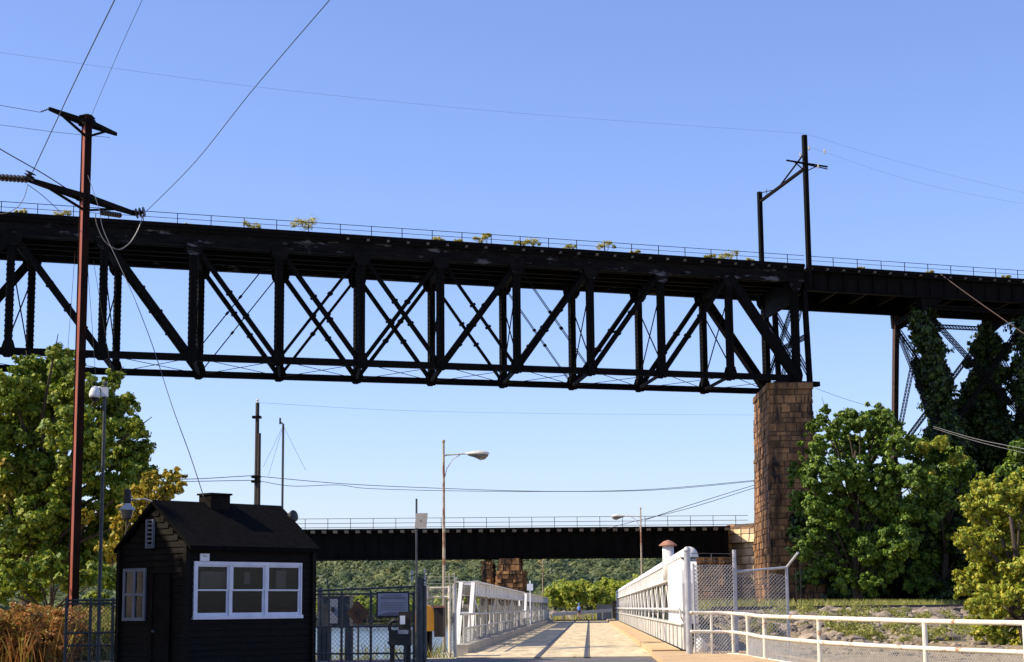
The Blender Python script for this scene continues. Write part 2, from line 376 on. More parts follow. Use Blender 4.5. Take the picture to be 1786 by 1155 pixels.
g = MB(); g.add(vv, ff); tag(g.build('ground', 'gravel', None, True), kind='structure')
tag(MB().add([(-6000, -200, -4.2), (6000, -200, -4.2), (6000, 9000, -4.2), (-6000, 9000, -4.2)], [(0, 1, 2, 3)]).build('water', 'water'), kind='structure')
# approach asphalt, then concrete roadway over the bridge
tag(MB().box(-9, 1.8, -20, 50.6, -.2, .02).build('approach_road', 'asph'), kind='structure')
rd = MB(); rd.box(-3.75, 1.75, 50.6, 186, -.12, .045)
tag(rd.build('road', 'road'), kind='structure')
tag(MB().box(-12, 22, 186, 193, -.3, .03).build('cross_road', 'asph'), kind='structure')
rl = thing('track_groove', 'pair of dark rail grooves running along the road deck', 'rail track', (-.8, 52, 0))
for x in (-1.5, -.12):
    rm = MB(); rm.box(x - .06, x + .06, 50, 185.5, .03, .053); rm.box(x + .075, x + .1, 50, 185.5, .03, .058); rm.build('rail', 'railm', rl)
sw = MB(); sw.box(1.75, 2.55, 51.4, 186, -.1, .2); sw.box(1.72, 5.2, 30, 51.2, -.1, .16)
tag(sw.build('sidewalk', 'conc'), kind='structure')
deck = thing('bridge_deck', 'concrete deck carrying the road over the creek between the white trusses', 'bridge deck', (0, 118, 0))
MB().box(-5.2, 4.1, 52.5, 184, -.9, -.14).build('slab', 'gconc', deck)
for y in (115, 178):
    MB().box(-5.6, 4.4, y - 1, y + 1, -8, -.95).build('pier', 'gconc', deck)
kb = MB(); y = 55.5; k = 0
while y < 182:
    kb.box(-4.12, -3.76, y, y + 2.95, -.05, .3 + (k % 2) * .012); y += 3; k += 1
tag(kb.build('kerb', 'gconc'), 'weathered concrete kerb along the left side of the bridge road', 'kerb')
# ------------------------------------------------------------ road bridge trusses
def truss_left(y0, y1, label):
    t = thing('low_truss', label, 'bridge truss', (-4.3, y0, 0), 0)
    n = max(4, round((y1 - y0) / 8.2)); p = (y1 - y0) / n
    for X, outer in ((-4.2, 0), (-4.64, 1)):
        mb = MB(); mb.box(X - .03, X + .03, y0, y1, 1.9, 2.34); mb.box(X - .16, X + .16, y0 - .02, y1 + .02, 2.34, 2.39); mb.box(X - .13, X + .13, y0, y1, 1.87, 1.9)
        y = y0 + .6
        while y < y1:
            mb.box(X + .03, X + .07, y - .03, y + .03, 1.9, 2.34); y += 1.36
        mb.build('top_chord', 'white', t)
        mb = MB(); mb.box(X - .03, X + .03, y0, y1, -.3, .42); mb.box(X - .13, X + .13, y0, y1, .42, .45); mb.build('bottom_chord', 'greyw', t)
        for i in range(n + 1):
            yy = y0 + p * i
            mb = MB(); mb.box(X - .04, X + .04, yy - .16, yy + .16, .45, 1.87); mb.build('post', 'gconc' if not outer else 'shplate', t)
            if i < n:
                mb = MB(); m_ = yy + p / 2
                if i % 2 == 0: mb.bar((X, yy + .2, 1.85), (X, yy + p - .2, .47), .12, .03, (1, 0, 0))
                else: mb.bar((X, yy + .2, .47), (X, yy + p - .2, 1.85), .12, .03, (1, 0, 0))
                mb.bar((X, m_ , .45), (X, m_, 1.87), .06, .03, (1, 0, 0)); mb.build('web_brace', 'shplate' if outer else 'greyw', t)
    for i in range(n + 1):   # concrete-coloured knee plates standing between the planes
        yy = y0 + p * i + .35
        mb = MB(); mb.hexa([(-4.58, yy, .45), (-4.27, yy, .45), (-4.27, yy + .5, .45), (-4.58, yy + .5, .45)], [(-4.58, yy, 1.55), (-4.3, yy, 1.55), (-4.3, yy + .5, 1.55), (-4.58, yy + .5, 1.55)])
        mb.build('knee_plate', 'gconc', t)
    mb = MB()
    for X in (-4.2, -4.64):
        mb.bar((X, y0 - 2.8, .1), (X, y0 + .05, 2.32), .13, .12, (0, 1, 0)); mb.bar((X, y0 - 1.5, .1), (X, y0 + .9, 1.9), .1, .1, (0, 1, 0))
    mb.bar((-4.2, y0, 2.28), (-4.64, y0, 2.28), .08, .08); mb.bar((-4.2, y0 - 1.3, 1.25), (-4.64, y0 - 1.3, 1.25), .08, .08)
    mb.build('end_frame', 'white', t)
    for i in range(n):
        yy = y0 + p * (i + .3); MB().box(-4.62, -4.59, yy, yy + p * .36, .45, 1.88).build('stiffener_plate', 'shplate', t)  # plates in the shade-dark tone so the truss openings read dark
    y = y0 + 2
    mb = MB()
    while y < y1:
        mb.bar((-4.2, y, 2.36), (-4.64, y + .8, 2.36), .06, .04); y += 1.6
    mb.build('top_lacing', 'greyw', t)
    return t
truss_left(65, 114, 'nearer white riveted low truss along the left side of the bridge')
truss_left(119, 181, 'farther white riveted low truss beyond the gap on the left of the bridge')
lr = thing('pipe_railing', 'grey white pipe railing with grating panels on the left kerb', 'railing', (-3.98, 57, 0))
yl = [57 + 3.0 * i for i in range(42)]
mb = MB(); mb.tube([(-3.98, 56.9, 1.22), (-3.98, 180.2, 1.22)], .036, 8); mb.build('top_rail', 'greyw', lr)
mb = MB(); mb.tube([(-3.98, 56.9, .78), (-3.98, 180.2, .78)], .032, 8); mb.build('middle_rail', 'greyw', lr)
for i, y in enumerate(yl):
    MB().tube([(-3.98, y, .25), (-3.98, y, 1.25)], .034, 6).build('post', 'greyw', lr)
gr = MB()
for k in range(6): gr.bar((-4.02, 56.9, .33 + .08 * k), (-4.02, 180, .33 + .08 * k), .012, .016)
y = 57
while y < 130: gr.bar((-4.02, y, .28), (-4.02, y, .78), .012, .012, (0, 1, 0)); y += .3
gr.build('grating', 'greyw', lr)
def truss_right(y0, y1, label, cap):
    X = 2.68; XO = X + .36; ZC, ZD = 2.27, 2.85
    t = thing('high_truss', label, 'bridge truss', (X, y0, 0), 0)
    ys0 = y0 + (9.4 if cap else .5)
    for Xo, o in ((X, 0), (XO, 1)):
        mb = MB(); mb.box(Xo - .03, Xo + .03, ys0, y1, ZC, ZD)
        y = ys0 + .7
        while y < y1:
            if not o: mb.box(Xo - .07, Xo - .03, y - .03, y + .03, ZC + .02, ZD - .02)
            y += 1.5
        mb.box(Xo - .13, Xo + .13, ys0, y1, ZC - .04, ZC)
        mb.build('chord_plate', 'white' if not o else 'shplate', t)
    def prof_(sc=1.0, dz=0): return [(X + .18 - math.cos(math.pi * k / 12) * .26, ZD - .06 + dz + math.sin(math.pi * k / 12) * .30 * sc) for k in range(13)]
    yy = [y0 + .6, (y0 + y1) / 2 - .1, (y0 + y1) / 2 + .1, y1]; vs = []
    for y in yy: vs += [(a, y, b) for a, b in prof_()]
    fs = [(j * 13 + i, j * 13 + i + 1, (j + 1) * 13 + i + 1, (j + 1) * 13 + i) for j in range(3) for i in range(12)]
    fs += [tuple(range(13))[::-1], tuple(39 + i for i in range(13))]
    mb = MB(); mb.add(vs, fs); mb.build('rounded_top_cover', 'white', t, True)
    mb = MB(); y = y0 + 2
    while y < y1:
        if not (cap and y < y0 + 9):
            pr = [(X + .18 - math.cos(math.pi * k / 12) * .28, ZD - .06 + math.sin(math.pi * k / 12) * .32) for k in range(13)]
            mb.add([(a, y, b) for a, b in pr] + [(a, y + .12, b) for a, b in pr], [(i, i + 1, i + 14, i + 13) for i in range(12)] + [tuple(range(13))[::-1], tuple(range(13, 26))])
        y += 11.4
    mb.build('cover_band', 'greyw', t)
    n = max(4, round((y1 - ys0) / 5.3)); p = (y1 - ys0 - .4) / n
    for Xo, o in ((X, 0), (XO, 1)):
        for i in range(n + 1):
            yp = ys0 + .2 + p * i
            mb = MB(); mb.box(Xo - .02, Xo + .02, yp - .16, yp + .16, .93, ZC - .04)
            if not o: mb.box(Xo - .03, Xo - .02, yp - .3, yp + .3, ZC - .36, ZC - .05)
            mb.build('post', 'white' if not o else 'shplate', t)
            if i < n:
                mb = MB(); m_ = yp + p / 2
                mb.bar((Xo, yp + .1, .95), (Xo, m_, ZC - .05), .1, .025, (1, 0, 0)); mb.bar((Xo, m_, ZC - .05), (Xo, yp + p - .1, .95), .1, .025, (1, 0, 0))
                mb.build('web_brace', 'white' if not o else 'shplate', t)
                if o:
                    mb = MB(); mb.box(Xo + .1, Xo + .16, yp + p * .08, yp + p * .62, .9, ZC); mb.build('stiffener_plate', 'shplate', t)  # shade-dark plates behind the openings, tone painted in
    mb = MB(); mb.box(X - .05, X + .05, y0 + .25, y1, .21, .88); mb.box(X - .12, X + .1, y0 + .25, y1, .88, .93)
    y = y0 + 1
    while y < y1: mb.box(X - .09, X - .05, y - .03, y + .03, .22, .88); y += 2.6
    mb.build('side_girder', 'greyw', t)
    MB().box(XO - .05, XO + .05, y0 + .25, y1, -.2, .9).build('outer_girder', 'greyw', t)
    if cap:
        mb = MB(); ya_, yb_ = y0 + .28, ys0 + .02; sidep = []
        for yy_, zz_ in ((ya_, .93), (yb_, .93), (yb_, ZD + .0), (ya_ + .75, ZD + .0), (ya_ + .4, ZD - .12), (ya_ + .12, ZD - .42), (ya_, ZD - .8)): sidep.append((yy_, zz_))
        q = [V(X - .06, a, b) for a, b in sidep]; q2 = [V(XO + .02, a, b) for a, b in sidep]; k7 = len(q)
        mb.add(q + q2, [tuple(range(k7))[::-1], tuple(range(k7, 2 * k7))] + [(k, (k + 1) % k7, (k + 1) % k7 + k7, k + k7) for k in range(k7)])
        mb.build('end_panel', 'white', t)
        mb = MB(); mb.lathe((X - .02, y0 + 9.6, ZC), [(.19, 0), (.19, 1.16)], 20); e = mb.build('vent_stack', 'white', t, True)
        mb = MB(); mb.lathe((X - .02, y0 + 9.6, ZC + 1.15), [(.3, 0), (.3, .03), (.14, .15), (.02, .19)], 20); mb.build('conical_cap', 'rustcap', e)
        for k in range(24): MB().lathe((X - .07, y0 + 9.0, 1.0 + k * .075), [(.022, -.016), (.022, .016)], 5).build('rivet', 'greyw', t)
    return t
truss_right(50.6, 114.6, 'nearer white truss with rounded top cover and rusty capped end post, right of the road', True)
truss_right(115.2, 177, 'farther white truss with rounded top cover at the far right end of the bridge', False)
rr_ = thing('hand_rail', 'white pipe hand rail running in front of the right bridge truss', 'railing', (2.5, 51, 0))
mb = MB(); mb.tube([(2.52, 50.6, 1.33), (2.52, 176, 1.33)], .035, 8); mb.build('rail', 'white', rr_)
for i in range(22):
    y = 52 + i * 5.7; MB().tube([(2.52, y, 1.33), (2.7, y, 1.24), (2.75, y, 1.2)], .02, 5).build('bracket', 'greyw', rr_)
mb = MB(); mb.tube([(2.52, 50.5, 1.33), (2.54, 50.5, 1.12), (2.62, 50.6, 1.0)], .03, 6); mb.build('end_bend', 'white', rr_)
# ------------------------------------------------------------ high railway viaduct
U = ray(7800, 878); U.normalize()
NN = V(-U.y, U.x, 0).normalized()
P0 = at(902, 643, 172); PAN = 8.06; WID = 11.5; SK = 3.65
def B(i, h=0): return P0 + U * (PAN * (i - 6)) + Z * h
def A(i, h=0): return P0 + NN * WID + U * (PAN * (i - 6) + SK) + Z * h
TOPC = 10.75
hb = thing('deck_truss_span', 'long black steel deck truss span crossing high over the road and creek', 'railway bridge', B(5))
i0, i1 = -1, 10
for fn in (A, B):
    mb = MB(); mb.bar(fn(i0 - .2, .0) + Z * (TOPC + .08), fn(i1 + .15, TOPC + .08), .62, 1.1); mb.bar(fn(i0 - .2, TOPC + .66), fn(i1 + .15, TOPC + .66), .8, .08); mb.bar(fn(i0 - .2, TOPC - .49), fn(i1 + .15, TOPC - .49), .74, .06)
    mb.build('top_chord', 'chord', hb)
    mb = MB(); mb.bar(fn(i0 + .0), fn(i1), .5, .62)
    for i in range(i0, i1):
        for q in (.36, .68):
            c = fn(i + q); mb.bar(c - Z * .34, c + Z * .34, .1, .1, U)
    mb.build('bottom_chord', 'steel', hb)
    for i in range(i0, i1 + 1):
        wv = .78 if i in (i0, i1) else .68
        mb = MB(); mb.bar(fn(i, -.15), fn(i, TOPC), wv, .6, U)
        mb.bar(fn(i, .9) + NN * 0, fn(i, TOPC - .9), wv + .1, .12, U)
        # lacing teeth on the edges of the post
        for k in range(20):
            c = fn(i, .9 + k * .45); mb.bar(c - U * (wv / 2 + .035), c + U * (wv / 2 + .035), .3, .12)
        post = mb.build('vertical_post', 'steel', hb)
        mb = MB()   # gusset plates and pin at the foot and head
        hg = MB()
        for sd in (-1, 1):
            c = fn(i) + NN * sd * .34
            q = [c + U * a + Z * b for a, b in ((-.42, -.3), (-.24, -.48), (.24, -.48), (.42, -.3), (.55, .3), (.36, .95), (-.36, .95), (-.55, .3))]
            q2 = [v + NN * sd * .05 for v in q]; mb.add(q + q2, [tuple(range(8)), tuple(range(15, 7, -1))] + [(k, (k + 1) % 8, (k + 1) % 8 + 8, k + 8) for k in range(8)])
            c = fn(i, TOPC - .5) + NN * sd * .36
            q = [c + U * a + Z * b for a, b in ((-.9, .3), (.9, .3), (.75, -.5), (.4, -.95), (-.4, -.95), (-.75, -.5))]
            q2 = [v + NN * sd * .05 for v in q]; hg.add(q + q2, [tuple(range(6)), tuple(range(11, 5, -1))] + [(k, (k + 1) % 6, (k + 1) % 6 + 6, k + 6) for k in range(6)])
        mb.tube([fn(i, -.05) - NN * .5, fn(i, -.05) + NN * .5], .22, 10)
        mb.build('foot_gusset', 'steel', hb); hg.bar(fn(i, TOPC - .7) - NN * .4, fn(i, TOPC - .7) + NN * .4, .1, .1); hg.build('head_gusset', 'chord', hb)
    def diag(a, b, w, pair=0, clamp=True):
        """a: (joint, height), b likewise"""
        m_ = MB(); p, q = fn(a[0], a[1]), fn(b[0], b[1])
        for s_ in ((-1, 1) if pair else (0,)):
            m_.bar(p + NN * s_ * pair, q + NN * s_ * pair, w if not pair else .08, w, NN) if not pair else m_.bar(p + NN * s_ * pair, q + NN * s_ * pair, w, .09, NN)
        if clamp:
            for f_ in (.42, .62):
                c = p.lerp(q, f_); d_ = (q - p).normalized(); m_.bar(c - d_ * .12, c + d_ * .12, w + .16, .62, NN)
        m_.build('diagonal', 'steel', hb)
    T_ = TOPC - .3
    diag((0, T_), (i0, 0), .85, 0, False); diag((9, T_), (i1, 0), .85, 0, False)
    for i in (0, 1): diag((i, T_), (i + 1, 0), .5, .2)
    for i in (2, 3): diag((i, T_), (i + 1, 0), .36, .2)
    diag((4, T_), (5, 0), .32, .18); diag((5, T_), (4, 0), .32, .18)
    diag((6, T_), (5, 0), .4, .2)
    diag((5, T_), (6, 0), .24, .1)
    diag((3, 0), (4, T_), .24, .12)
    for i in (7, 8, 9): diag((i, T_), (i - 1, 0), .42, .2)
    for a, b in ((2, 3), (7, 6)):
        m_ = MB(); p, q = fn(b, T_), fn(a, 0)
        for s_ in (-1, 1): m_.bar(p + NN * s_ * .15, q + NN * s_ * .15, .07, .05, NN)
        for f_ in (.45, .6):
            c = p.lerp(q, f_); d_ = (q - p).normalized(); m_.bar(c - d_ * .14, c + d_ * .14, .2, .4, NN)
        m_.build('counter_rod', 'steel2', hb)
    for i in range(8): pass
# cross frames, floor beams, bottom laterals
for i in range(i0, i1 + 1):
    mb = MB()
    mb.bar(B(i, 1.0), A(i, TOPC - 2.3), .1, .1); mb.bar(A(i, 1.0), B(i, TOPC - 2.3), .1, .1)
    mb.build('sway_rod', 'steel2', hb)
    mb = MB(); mb.lattice(B(i, .0) , A(i, .0), .5, .35, Z, .1, .5) if i in (i0, i1) else mb.bar(B(i, 0), A(i, 0), .22, .3)
    mb.build('cross_strut', 'steel2', hb)
    mb = MB(); mb.bar(B(i, TOPC - .25), A(i, TOPC - .25), .45, 1.5)
    for fa, fb in ((B, A), (A, B)):
        p = fa(i, TOPC - 1.0); d_ = (fb(i) - fa(i)).normalized()
        mb.bar(p + d_ * 2.2, p - Z * 1.7 + d_ * .2, .3, .12, NN)
    mb.build('floor_beam', 'steel', hb)
    if i < i1:
        mb = MB(); mb.bar(B(i, .05), A(i + 1, .05), .06, .05); mb.bar(A(i, -.05), B(i + 1, -.05), .06, .05); mb.build('lateral_rod', 'steel2', hb)
DK = TOPC + .72
def E1(s, h=0): return P0 + U * s + Z * h      # along the near plane, metres
def E2(s, h=0): return P0 + NN * WID + U * (s + SK) + Z * h
sA, sB, sC = PAN * (i0 - 6) - 30, PAN * (i1 - 6) + 1.0, 190
mb = MB()
for o in (1.2, 4.0, 6.0, 8.5): mb.bar(E1(PAN * -7.2) + NN * o + Z * (TOPC + .1), E1(sB) + NN * o + Z * (TOPC + .1), .4, 1.1)
mb.build('stringer', 'steel', hb)
mb = MB(); mb.bar(E1(sA) + NN * 5.6 + Z * (DK + .12), E1(sB) + NN * 5.6 + Z * (DK + .12), 12.4, .3)
mb.build('deck_plate', 'steel2', hb)
mb = MB(); mb.bar(E1(sA, DK + .46) - NN * .62, E1(sB, DK + .46) - NN * .62, .3, .38); mb.build('edge_beam', 'steel2', hb)
def ties(s0, s1, parent):
    s = s0
    while s < s1:
        k_ = R.uniform(-.08, .05)
        MB().bar(E1(s, DK + .2) - NN * (.95 + k_), E1(s, DK + .2) + NN * .4, .22, .2).build('tie_end', 'tie', parent); s += 2.02
ties(PAN * -2.2, sB - .5, hb)
# left neighbour span (continues out of the frame)
lb = thing('deck_truss_span', 'black steel truss span entering from the left edge, ending over the trees', 'railway bridge', B(-2))
for fn in (A, B):
    j0, j1 = -5, -1.35
    for nm, h, w, d_, m_ in (('top_chord', TOPC, .6, 1.25, 'chord'), ('bottom_chord', 0, .5, .48, 'steel')):
        MB().bar(fn(j0, h), fn(j1, h), w, d_).build(nm, m_, lb)
    for i in (-5, -4, -3, -2): MB().bar(fn(i, 0), fn(i, TOPC), .68, .6, U).build('vertical_post', 'steel', lb)
    for a, b in (((-2, TOPC), (-1.35, 0)), ((-3, 0), (-2, TOPC)), ((-4, 0), (-3, TOPC)), ((-5, 0), (-4, TOPC))): MB().bar(fn(*a), fn(*b), .5, .5, NN).build('diagonal', 'steel', lb)
MB().bar(E1(-90, TOPC) + NN * 5.7, E1(PAN * -7.35, TOPC) + NN * 5.7, 9, .9).build('stringer', 'steel', lb)
# girder span on the right
gs = thing('girder_span', 'deep black plate girder span from the stone pier to the right edge', 'railway bridge', E1(sB + 5))
for o, fn in ((0, E1), (0, E2)):
    mb = MB(); s0 = sB + .3 if fn is E1 else PAN * 4 - .2 + .8
    mb.bar(fn(s0, 10.55), fn(sC, 10.55), .12, 2.3); mb.bar(fn(s0, 9.42), fn(sC, 9.42), .62, .1); mb.bar(fn(s0, 11.55), fn(sC, 11.55), .62, .1)
    s = s0 + 1.2
    while s < sC: mb.bar(fn(s, 9.5), fn(s, 11.5), .4, .1, U); s += 1.9
    mb.build('plate_girder', 'steel', gs)
mb = MB(); mb.bar(E1(sB + .3) + NN * 5.6 + Z * (DK + .12), E1(sC) + NN * 5.6 + Z * (DK + .12), 12.4, .3); mb.build('deck_plate', 'steel2', gs)
mb = MB(); mb.bar(E1(sB + .3, DK + .42) - NN * .62, E1(sC, DK + .42) - NN * .62, .3, .34); mb.build('edge_beam', 'steel2', gs)
mb = MB(); s = sB + 2
while s < sC: mb.bar(E1(s, 10.8), E2(s, 10.8), .3, 1.2); s += 4
mb.build('cross_beam', 'steel', gs)
ties(sB + .8, 150, gs)
def railing(s0, s1, lab, loc, fn, H=.95, sp=3.1):
    t = thing('deck_railing', lab, 'railing', loc)
    for h in (H, H * .5): MB().tube([fn(s0, h), fn(s1, h)], .033 if h == H else .026, 5).build('rail', 'steel2', t)
    s = s0; k = 0
    while s <= s1: MB().bar(fn(s, -.1), fn(s, H), .06, .06, U).build('post', 'steel2', t); s += sp
    return t
railing(sA + 6, sB, 'thin black handrail along the deck of the high truss span', E1(0, DK), lambda s, h: E1(s, DK + .62 + h) - NN * .6)
railing(sB + .6, 150, 'thin black handrail along the deck of the right girder span', E1(sB + 3, DK), lambda s, h: E1(s, DK + .6 + h) - NN * .6)
# weeds on the deck edge
for px, r_, up_ in ((36, 8, 0), (108, 12, 0), (328, 5, 0), (440, 12, 2), (528, 17, 8), (765, 8, 0), (800, 6, 0), (838, 10, 5), (849, 6, 14), (908, 9, 3), (930, 10, 4), (994, 9, 0), (1058, 13, 6), (1108, 7, 0), (1238, 8, 3), (1268, 15, 0), (1308, 6, 0), (1502, 5, 0), (1622, 5, 0), (1755, 6, 0)):
    P = P0 + Z * (DK + .7) + NN * .3; P = P + U * solve(P, U, px); rr = 1.35 * r_ * P.y / F
    c = P + Z * (rr * .45 + up_ * P.y / F)
    pts = clumps([((c.x + (k_ - 2) * .38 * rr, c.y, c.z - .25 * rr + R.uniform(-.1, .45) * rr), rr * R.uniform(.25, .5)) for k_ in range(5)], 300, .5); v, q = leaf_quads(pts, .075)
    o = npmesh('deck_weed', v, q, 'deckleaf'); tag(o, 'small yellow green weed tuft growing on the high bridge deck edge', 'weed', 'weeds growing on the high deck')
    sm = MB()
    for k in range(5): sm.tube([P - Z * .1, c + V(R.uniform(-.5, .5) * rr, 0, R.uniform(0, .5) * rr)], .012, 4)
    sm.build('stem', 'weed', o)
# ------------------------------------------------------------ stone pier under the high bridge
PV = V(-.02, 1, 0).normalized(); PN = V(PV.y, -PV.x, 0)   # long axis and right-hand normal
ptop = B(10).z - .55
pier = thing('stone_pier', 'tall brown sandstone pier carrying the high bridge', 'pier', (B(10).x, B(10).y + 5, 1))
c0 = (A(10) + B(10)) / 2; c0.z = 0
def prect(hl, hw, z): return [c0 - PV * hl - PN * hw + Z * z, c0 - PV * hl + PN * hw + Z * z, c0 + PV * hl + PN * hw + Z * z, c0 + PV * hl - PN * hw + Z * z]
masonry('shaft', prect(7.3, 2.85, .2), prect(6.7, 2.2, ptop - .7), 'stone', pier, .72, 1.5, (.03, .16), 5)
masonry('cap', prect(6.9, 2.4, ptop - .7), prect(6.85, 2.35, ptop), 'stone', pier, .7, 2.0, (.02, .06), 9)
# bent standing on the pier (shoes, battered legs and lattice bracing)
tw = thing('pier_bent', 'black steel bent with lattice bracing standing on the stone pier', 'steel bent', c0 + Z * ptop)
legs = []
for fn in (A, B):
    top_ = fn(10.16, TOPC - 1.2); bot_ = fn(10.2 if fn is B else 10.2, -.5)
    MB().bar(bot_, top_, .42, .5, U).build('leg', 'steel', tw); legs.append((bot_, top_))
    MB().bar(fn(10, -.6) - U * .9, fn(10, -.6) + U * 2.6, .9, .5).build('shoe', 'steel', tw)
(bA, tA), (bB, tB) = legs
for a, b in ((bA.lerp(tA, .08), bB.lerp(tB, .95)), (bB.lerp(tB, .08), bA.lerp(tA, .95)), (bA.lerp(tA, .5), bB.lerp(tB, .5))):
    MB().lattice(a, b, .42, .3, Z, .09, .4).build('lattice_brace', 'steel2', tw)
mb = MB(); mb.bar(B(10, .2), A(10, .2), .5, .8); mb.build('sill_beam', 'steel', tw)
mb = MB(); mb.bar(B(10, TOPC - 1.8), A(10, TOPC - 1.8), .3, 1.6); mb.build('head_beam', 'steel', tw)
MB().lattice(B(10, 1.0), A(10, TOPC - 2.6), .4, .3, Z, .09, .4).build('lattice_brace', 'steel2', tw)
MB().lattice(A(10, 1.0), B(10, TOPC - 2.6), .4, .3, Z, .09, .4).build('lattice_brace', 'steel2', tw)
# ------------------------------------------------------------ trestle tower on the right, ivy
tt = thing('trestle_tower', 'rust brown steel trestle tower with lattice braces under the girder span', 'trestle tower', at(1600, 1050, 205))
def FP(px, h, fn):   # point on a plane of the bridge found by its column in the photo
    P = fn(0, h); return P + U * solve(P, U, px)
L1t = FP(1563, 9.35, E2); L2t = FP(1608, 9.35, E1); R1t = FP(1722, 9.35, E2); R2t = FP(1790, 9.35, E1)
def foot(tp, px, extra): # battered leg: foot moved outward across the bridge
    f_ = Vector((tp.x, tp.y, 1.0)) + NN * extra; return f_
L1b, L2b, R1b, R2b = foot(L1t, 0, 3.0), foot(L2t, 0, -5.0), foot(R1t, 0, 3.0), foot(R2t, 0, -5.0)
for a, b, m_ in ((L1b, L1t, 'trestle'), (L2b, L2t, 'steel2'), (R1b, R1t, 'steel2'), (R2b, R2t, 'steel2')):
    mb = MB(); mb.bar(a, b, .5, .62, U)
    for k in range(40):
        c = a.lerp(b, (k + .5) / 40); mb.bar(c - NN * .02 - U * .33, c - U * .3 - NN * .02, .1, .1)
    mb.build('leg', m_, tt)
def lt(a, b, w=.42): MB().lattice(a, b, w, .34, Z, .1, .45).build('lattice_brace', 'steel2', tt)
def on(a, b, f_): return a.lerp(b, f_)
for (ab, at_), (bb, bt) in (((L1b, L1t), (L2b, L2t)), ((R1b, R1t), (R2b, R2t)), ((L1b, L1t), (R1b, R1t)), ((L2b, L2t), (R2b, R2t))):
    lt(on(ab, at_, .96), on(bb, bt, .52)); lt(on(bb, bt, .96), on(ab, at_, .52)); lt(on(ab, at_, .52), on(bb, bt, .52)); lt(on(ab, at_, .50), on(bb, bt, .08)); lt(on(bb, bt, .5), on(ab, at_, .08)); lt(on(ab, at_, .97), on(bb, bt, .97))
for tp, fn in ((L1t, E2), (R1t, E2), (L2t, E1), (R2t, E1)):
    c = tp + Z * .1
    q = [c + U * a + Z * b for a, b in ((-.5, .2), (3.2, .2), (2.6, -.35), (.8, -1.6), (-.4, -1.6))]; q2 = [v + NN * .5 for v in q]; mb = MB()
    mb.add(q + q2, [tuple(range(5)), tuple(range(9, 4, -1))] + [(k, (k + 1) % 5, (k + 1) % 5 + 5, k + 5) for k in range(5)]); mb.build('knee_bracket', 'steel', tt)
ivy_b = []
def chain(pts, Y, jit=1.2):
    for (x0, y0, r0_), (x1, y1, r1_) in zip(pts[:-1], pts[1:]):
        n = max(2, int(math.hypot(x1 - x0, y1 - y0) / (.55 * min(r0_, r1_))))
        for k in range(n):
            f_ = k / n; yy = Y + R.uniform(-jit, jit); p = at(x0 + (x1 - x0) * f_ + R.uniform(-2, 2), y0 + (y1 - y0) * f_, yy); ivy_b.append((tuple(p), (r0_ + (r1_ - r0_) * f_) * yy / F))
def ivy(lab, chains, Y, dens=900):
    global ivy_b; ivy_b = []
    for c in chains: chain(c, Y)
    if 'mass' in lab:
        for _ in range(60):
            yy_ = Y + R.uniform(-3, 3); py_ = R.uniform(600, 800); p = at(R.uniform(1705 - (py_ - 600) * .45, 1800), py_, yy_); ivy_b.append((tuple(p), R.uniform(7, 17) * yy_ / F))
    P = clumps(ivy_b, dens * .7, .4, 1); v, q = leaf_quads(P, .24, .2)
    base = at(chains[0][-1][0], 1040, Y); base.z = .8
    t = thing('ivy', lab, 'ivy', base); npmesh('foliage', v, q, 'ivy', t)
    mb = MB(); z1 = at(*chains[0][0][:2], Y)
    for k in range(4): mb.tube([base + V(R.uniform(-.4, .4), R.uniform(-.4, .4), 0), base.lerp(z1, .5) + V(R.uniform(-.3, .3), 0, 0), z1], .07, 5)
    mb.build('stem', 'bark', t)
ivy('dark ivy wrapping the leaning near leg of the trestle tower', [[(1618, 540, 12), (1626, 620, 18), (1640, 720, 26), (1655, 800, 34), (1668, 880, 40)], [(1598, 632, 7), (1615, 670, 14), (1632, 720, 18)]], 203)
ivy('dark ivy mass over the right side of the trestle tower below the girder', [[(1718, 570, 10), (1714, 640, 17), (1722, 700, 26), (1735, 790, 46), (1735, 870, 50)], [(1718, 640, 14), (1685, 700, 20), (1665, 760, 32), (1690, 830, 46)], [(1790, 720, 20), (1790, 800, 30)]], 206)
def legivy(lab, a, b, r0_, r1_, f0_=0.0, f1_=.97):
    bl = []; n = 26
    for k in range(n):
        f_ = f0_ + (f1_ - f0_) * k / n; c = a.lerp(b, f_) + V(R.uniform(-.3, .3), R.uniform(-.4, .4), 0); bl.append((tuple(c + V(R.gauss(0, .35), 0, 0)), (r0_ + (r1_ - r0_) * f_) * R.uniform(.55, 1.15)))
    t = thing('ivy', lab, 'ivy', a); P = clumps(bl, 560, .42); v, q = leaf_quads(P, .24, .2); npmesh('foliage', v, q, 'ivy', t)
    MB().tube([a, a.lerp(b, .5), b], .09, 5).build('stem', 'bark', t)
legivy('dark ivy climbing tightly up the nearer left leg of the trestle tower', L2b, L2t, 2.9, 1.25)
legivy('dark ivy climbing up the far right leg of the trestle tower', R1b, R1t, 3.3, 1.2)
legivy('dark ivy climbing up the near right leg of the trestle tower at the picture edge', R2b, R2t, 3.4, 1.7)
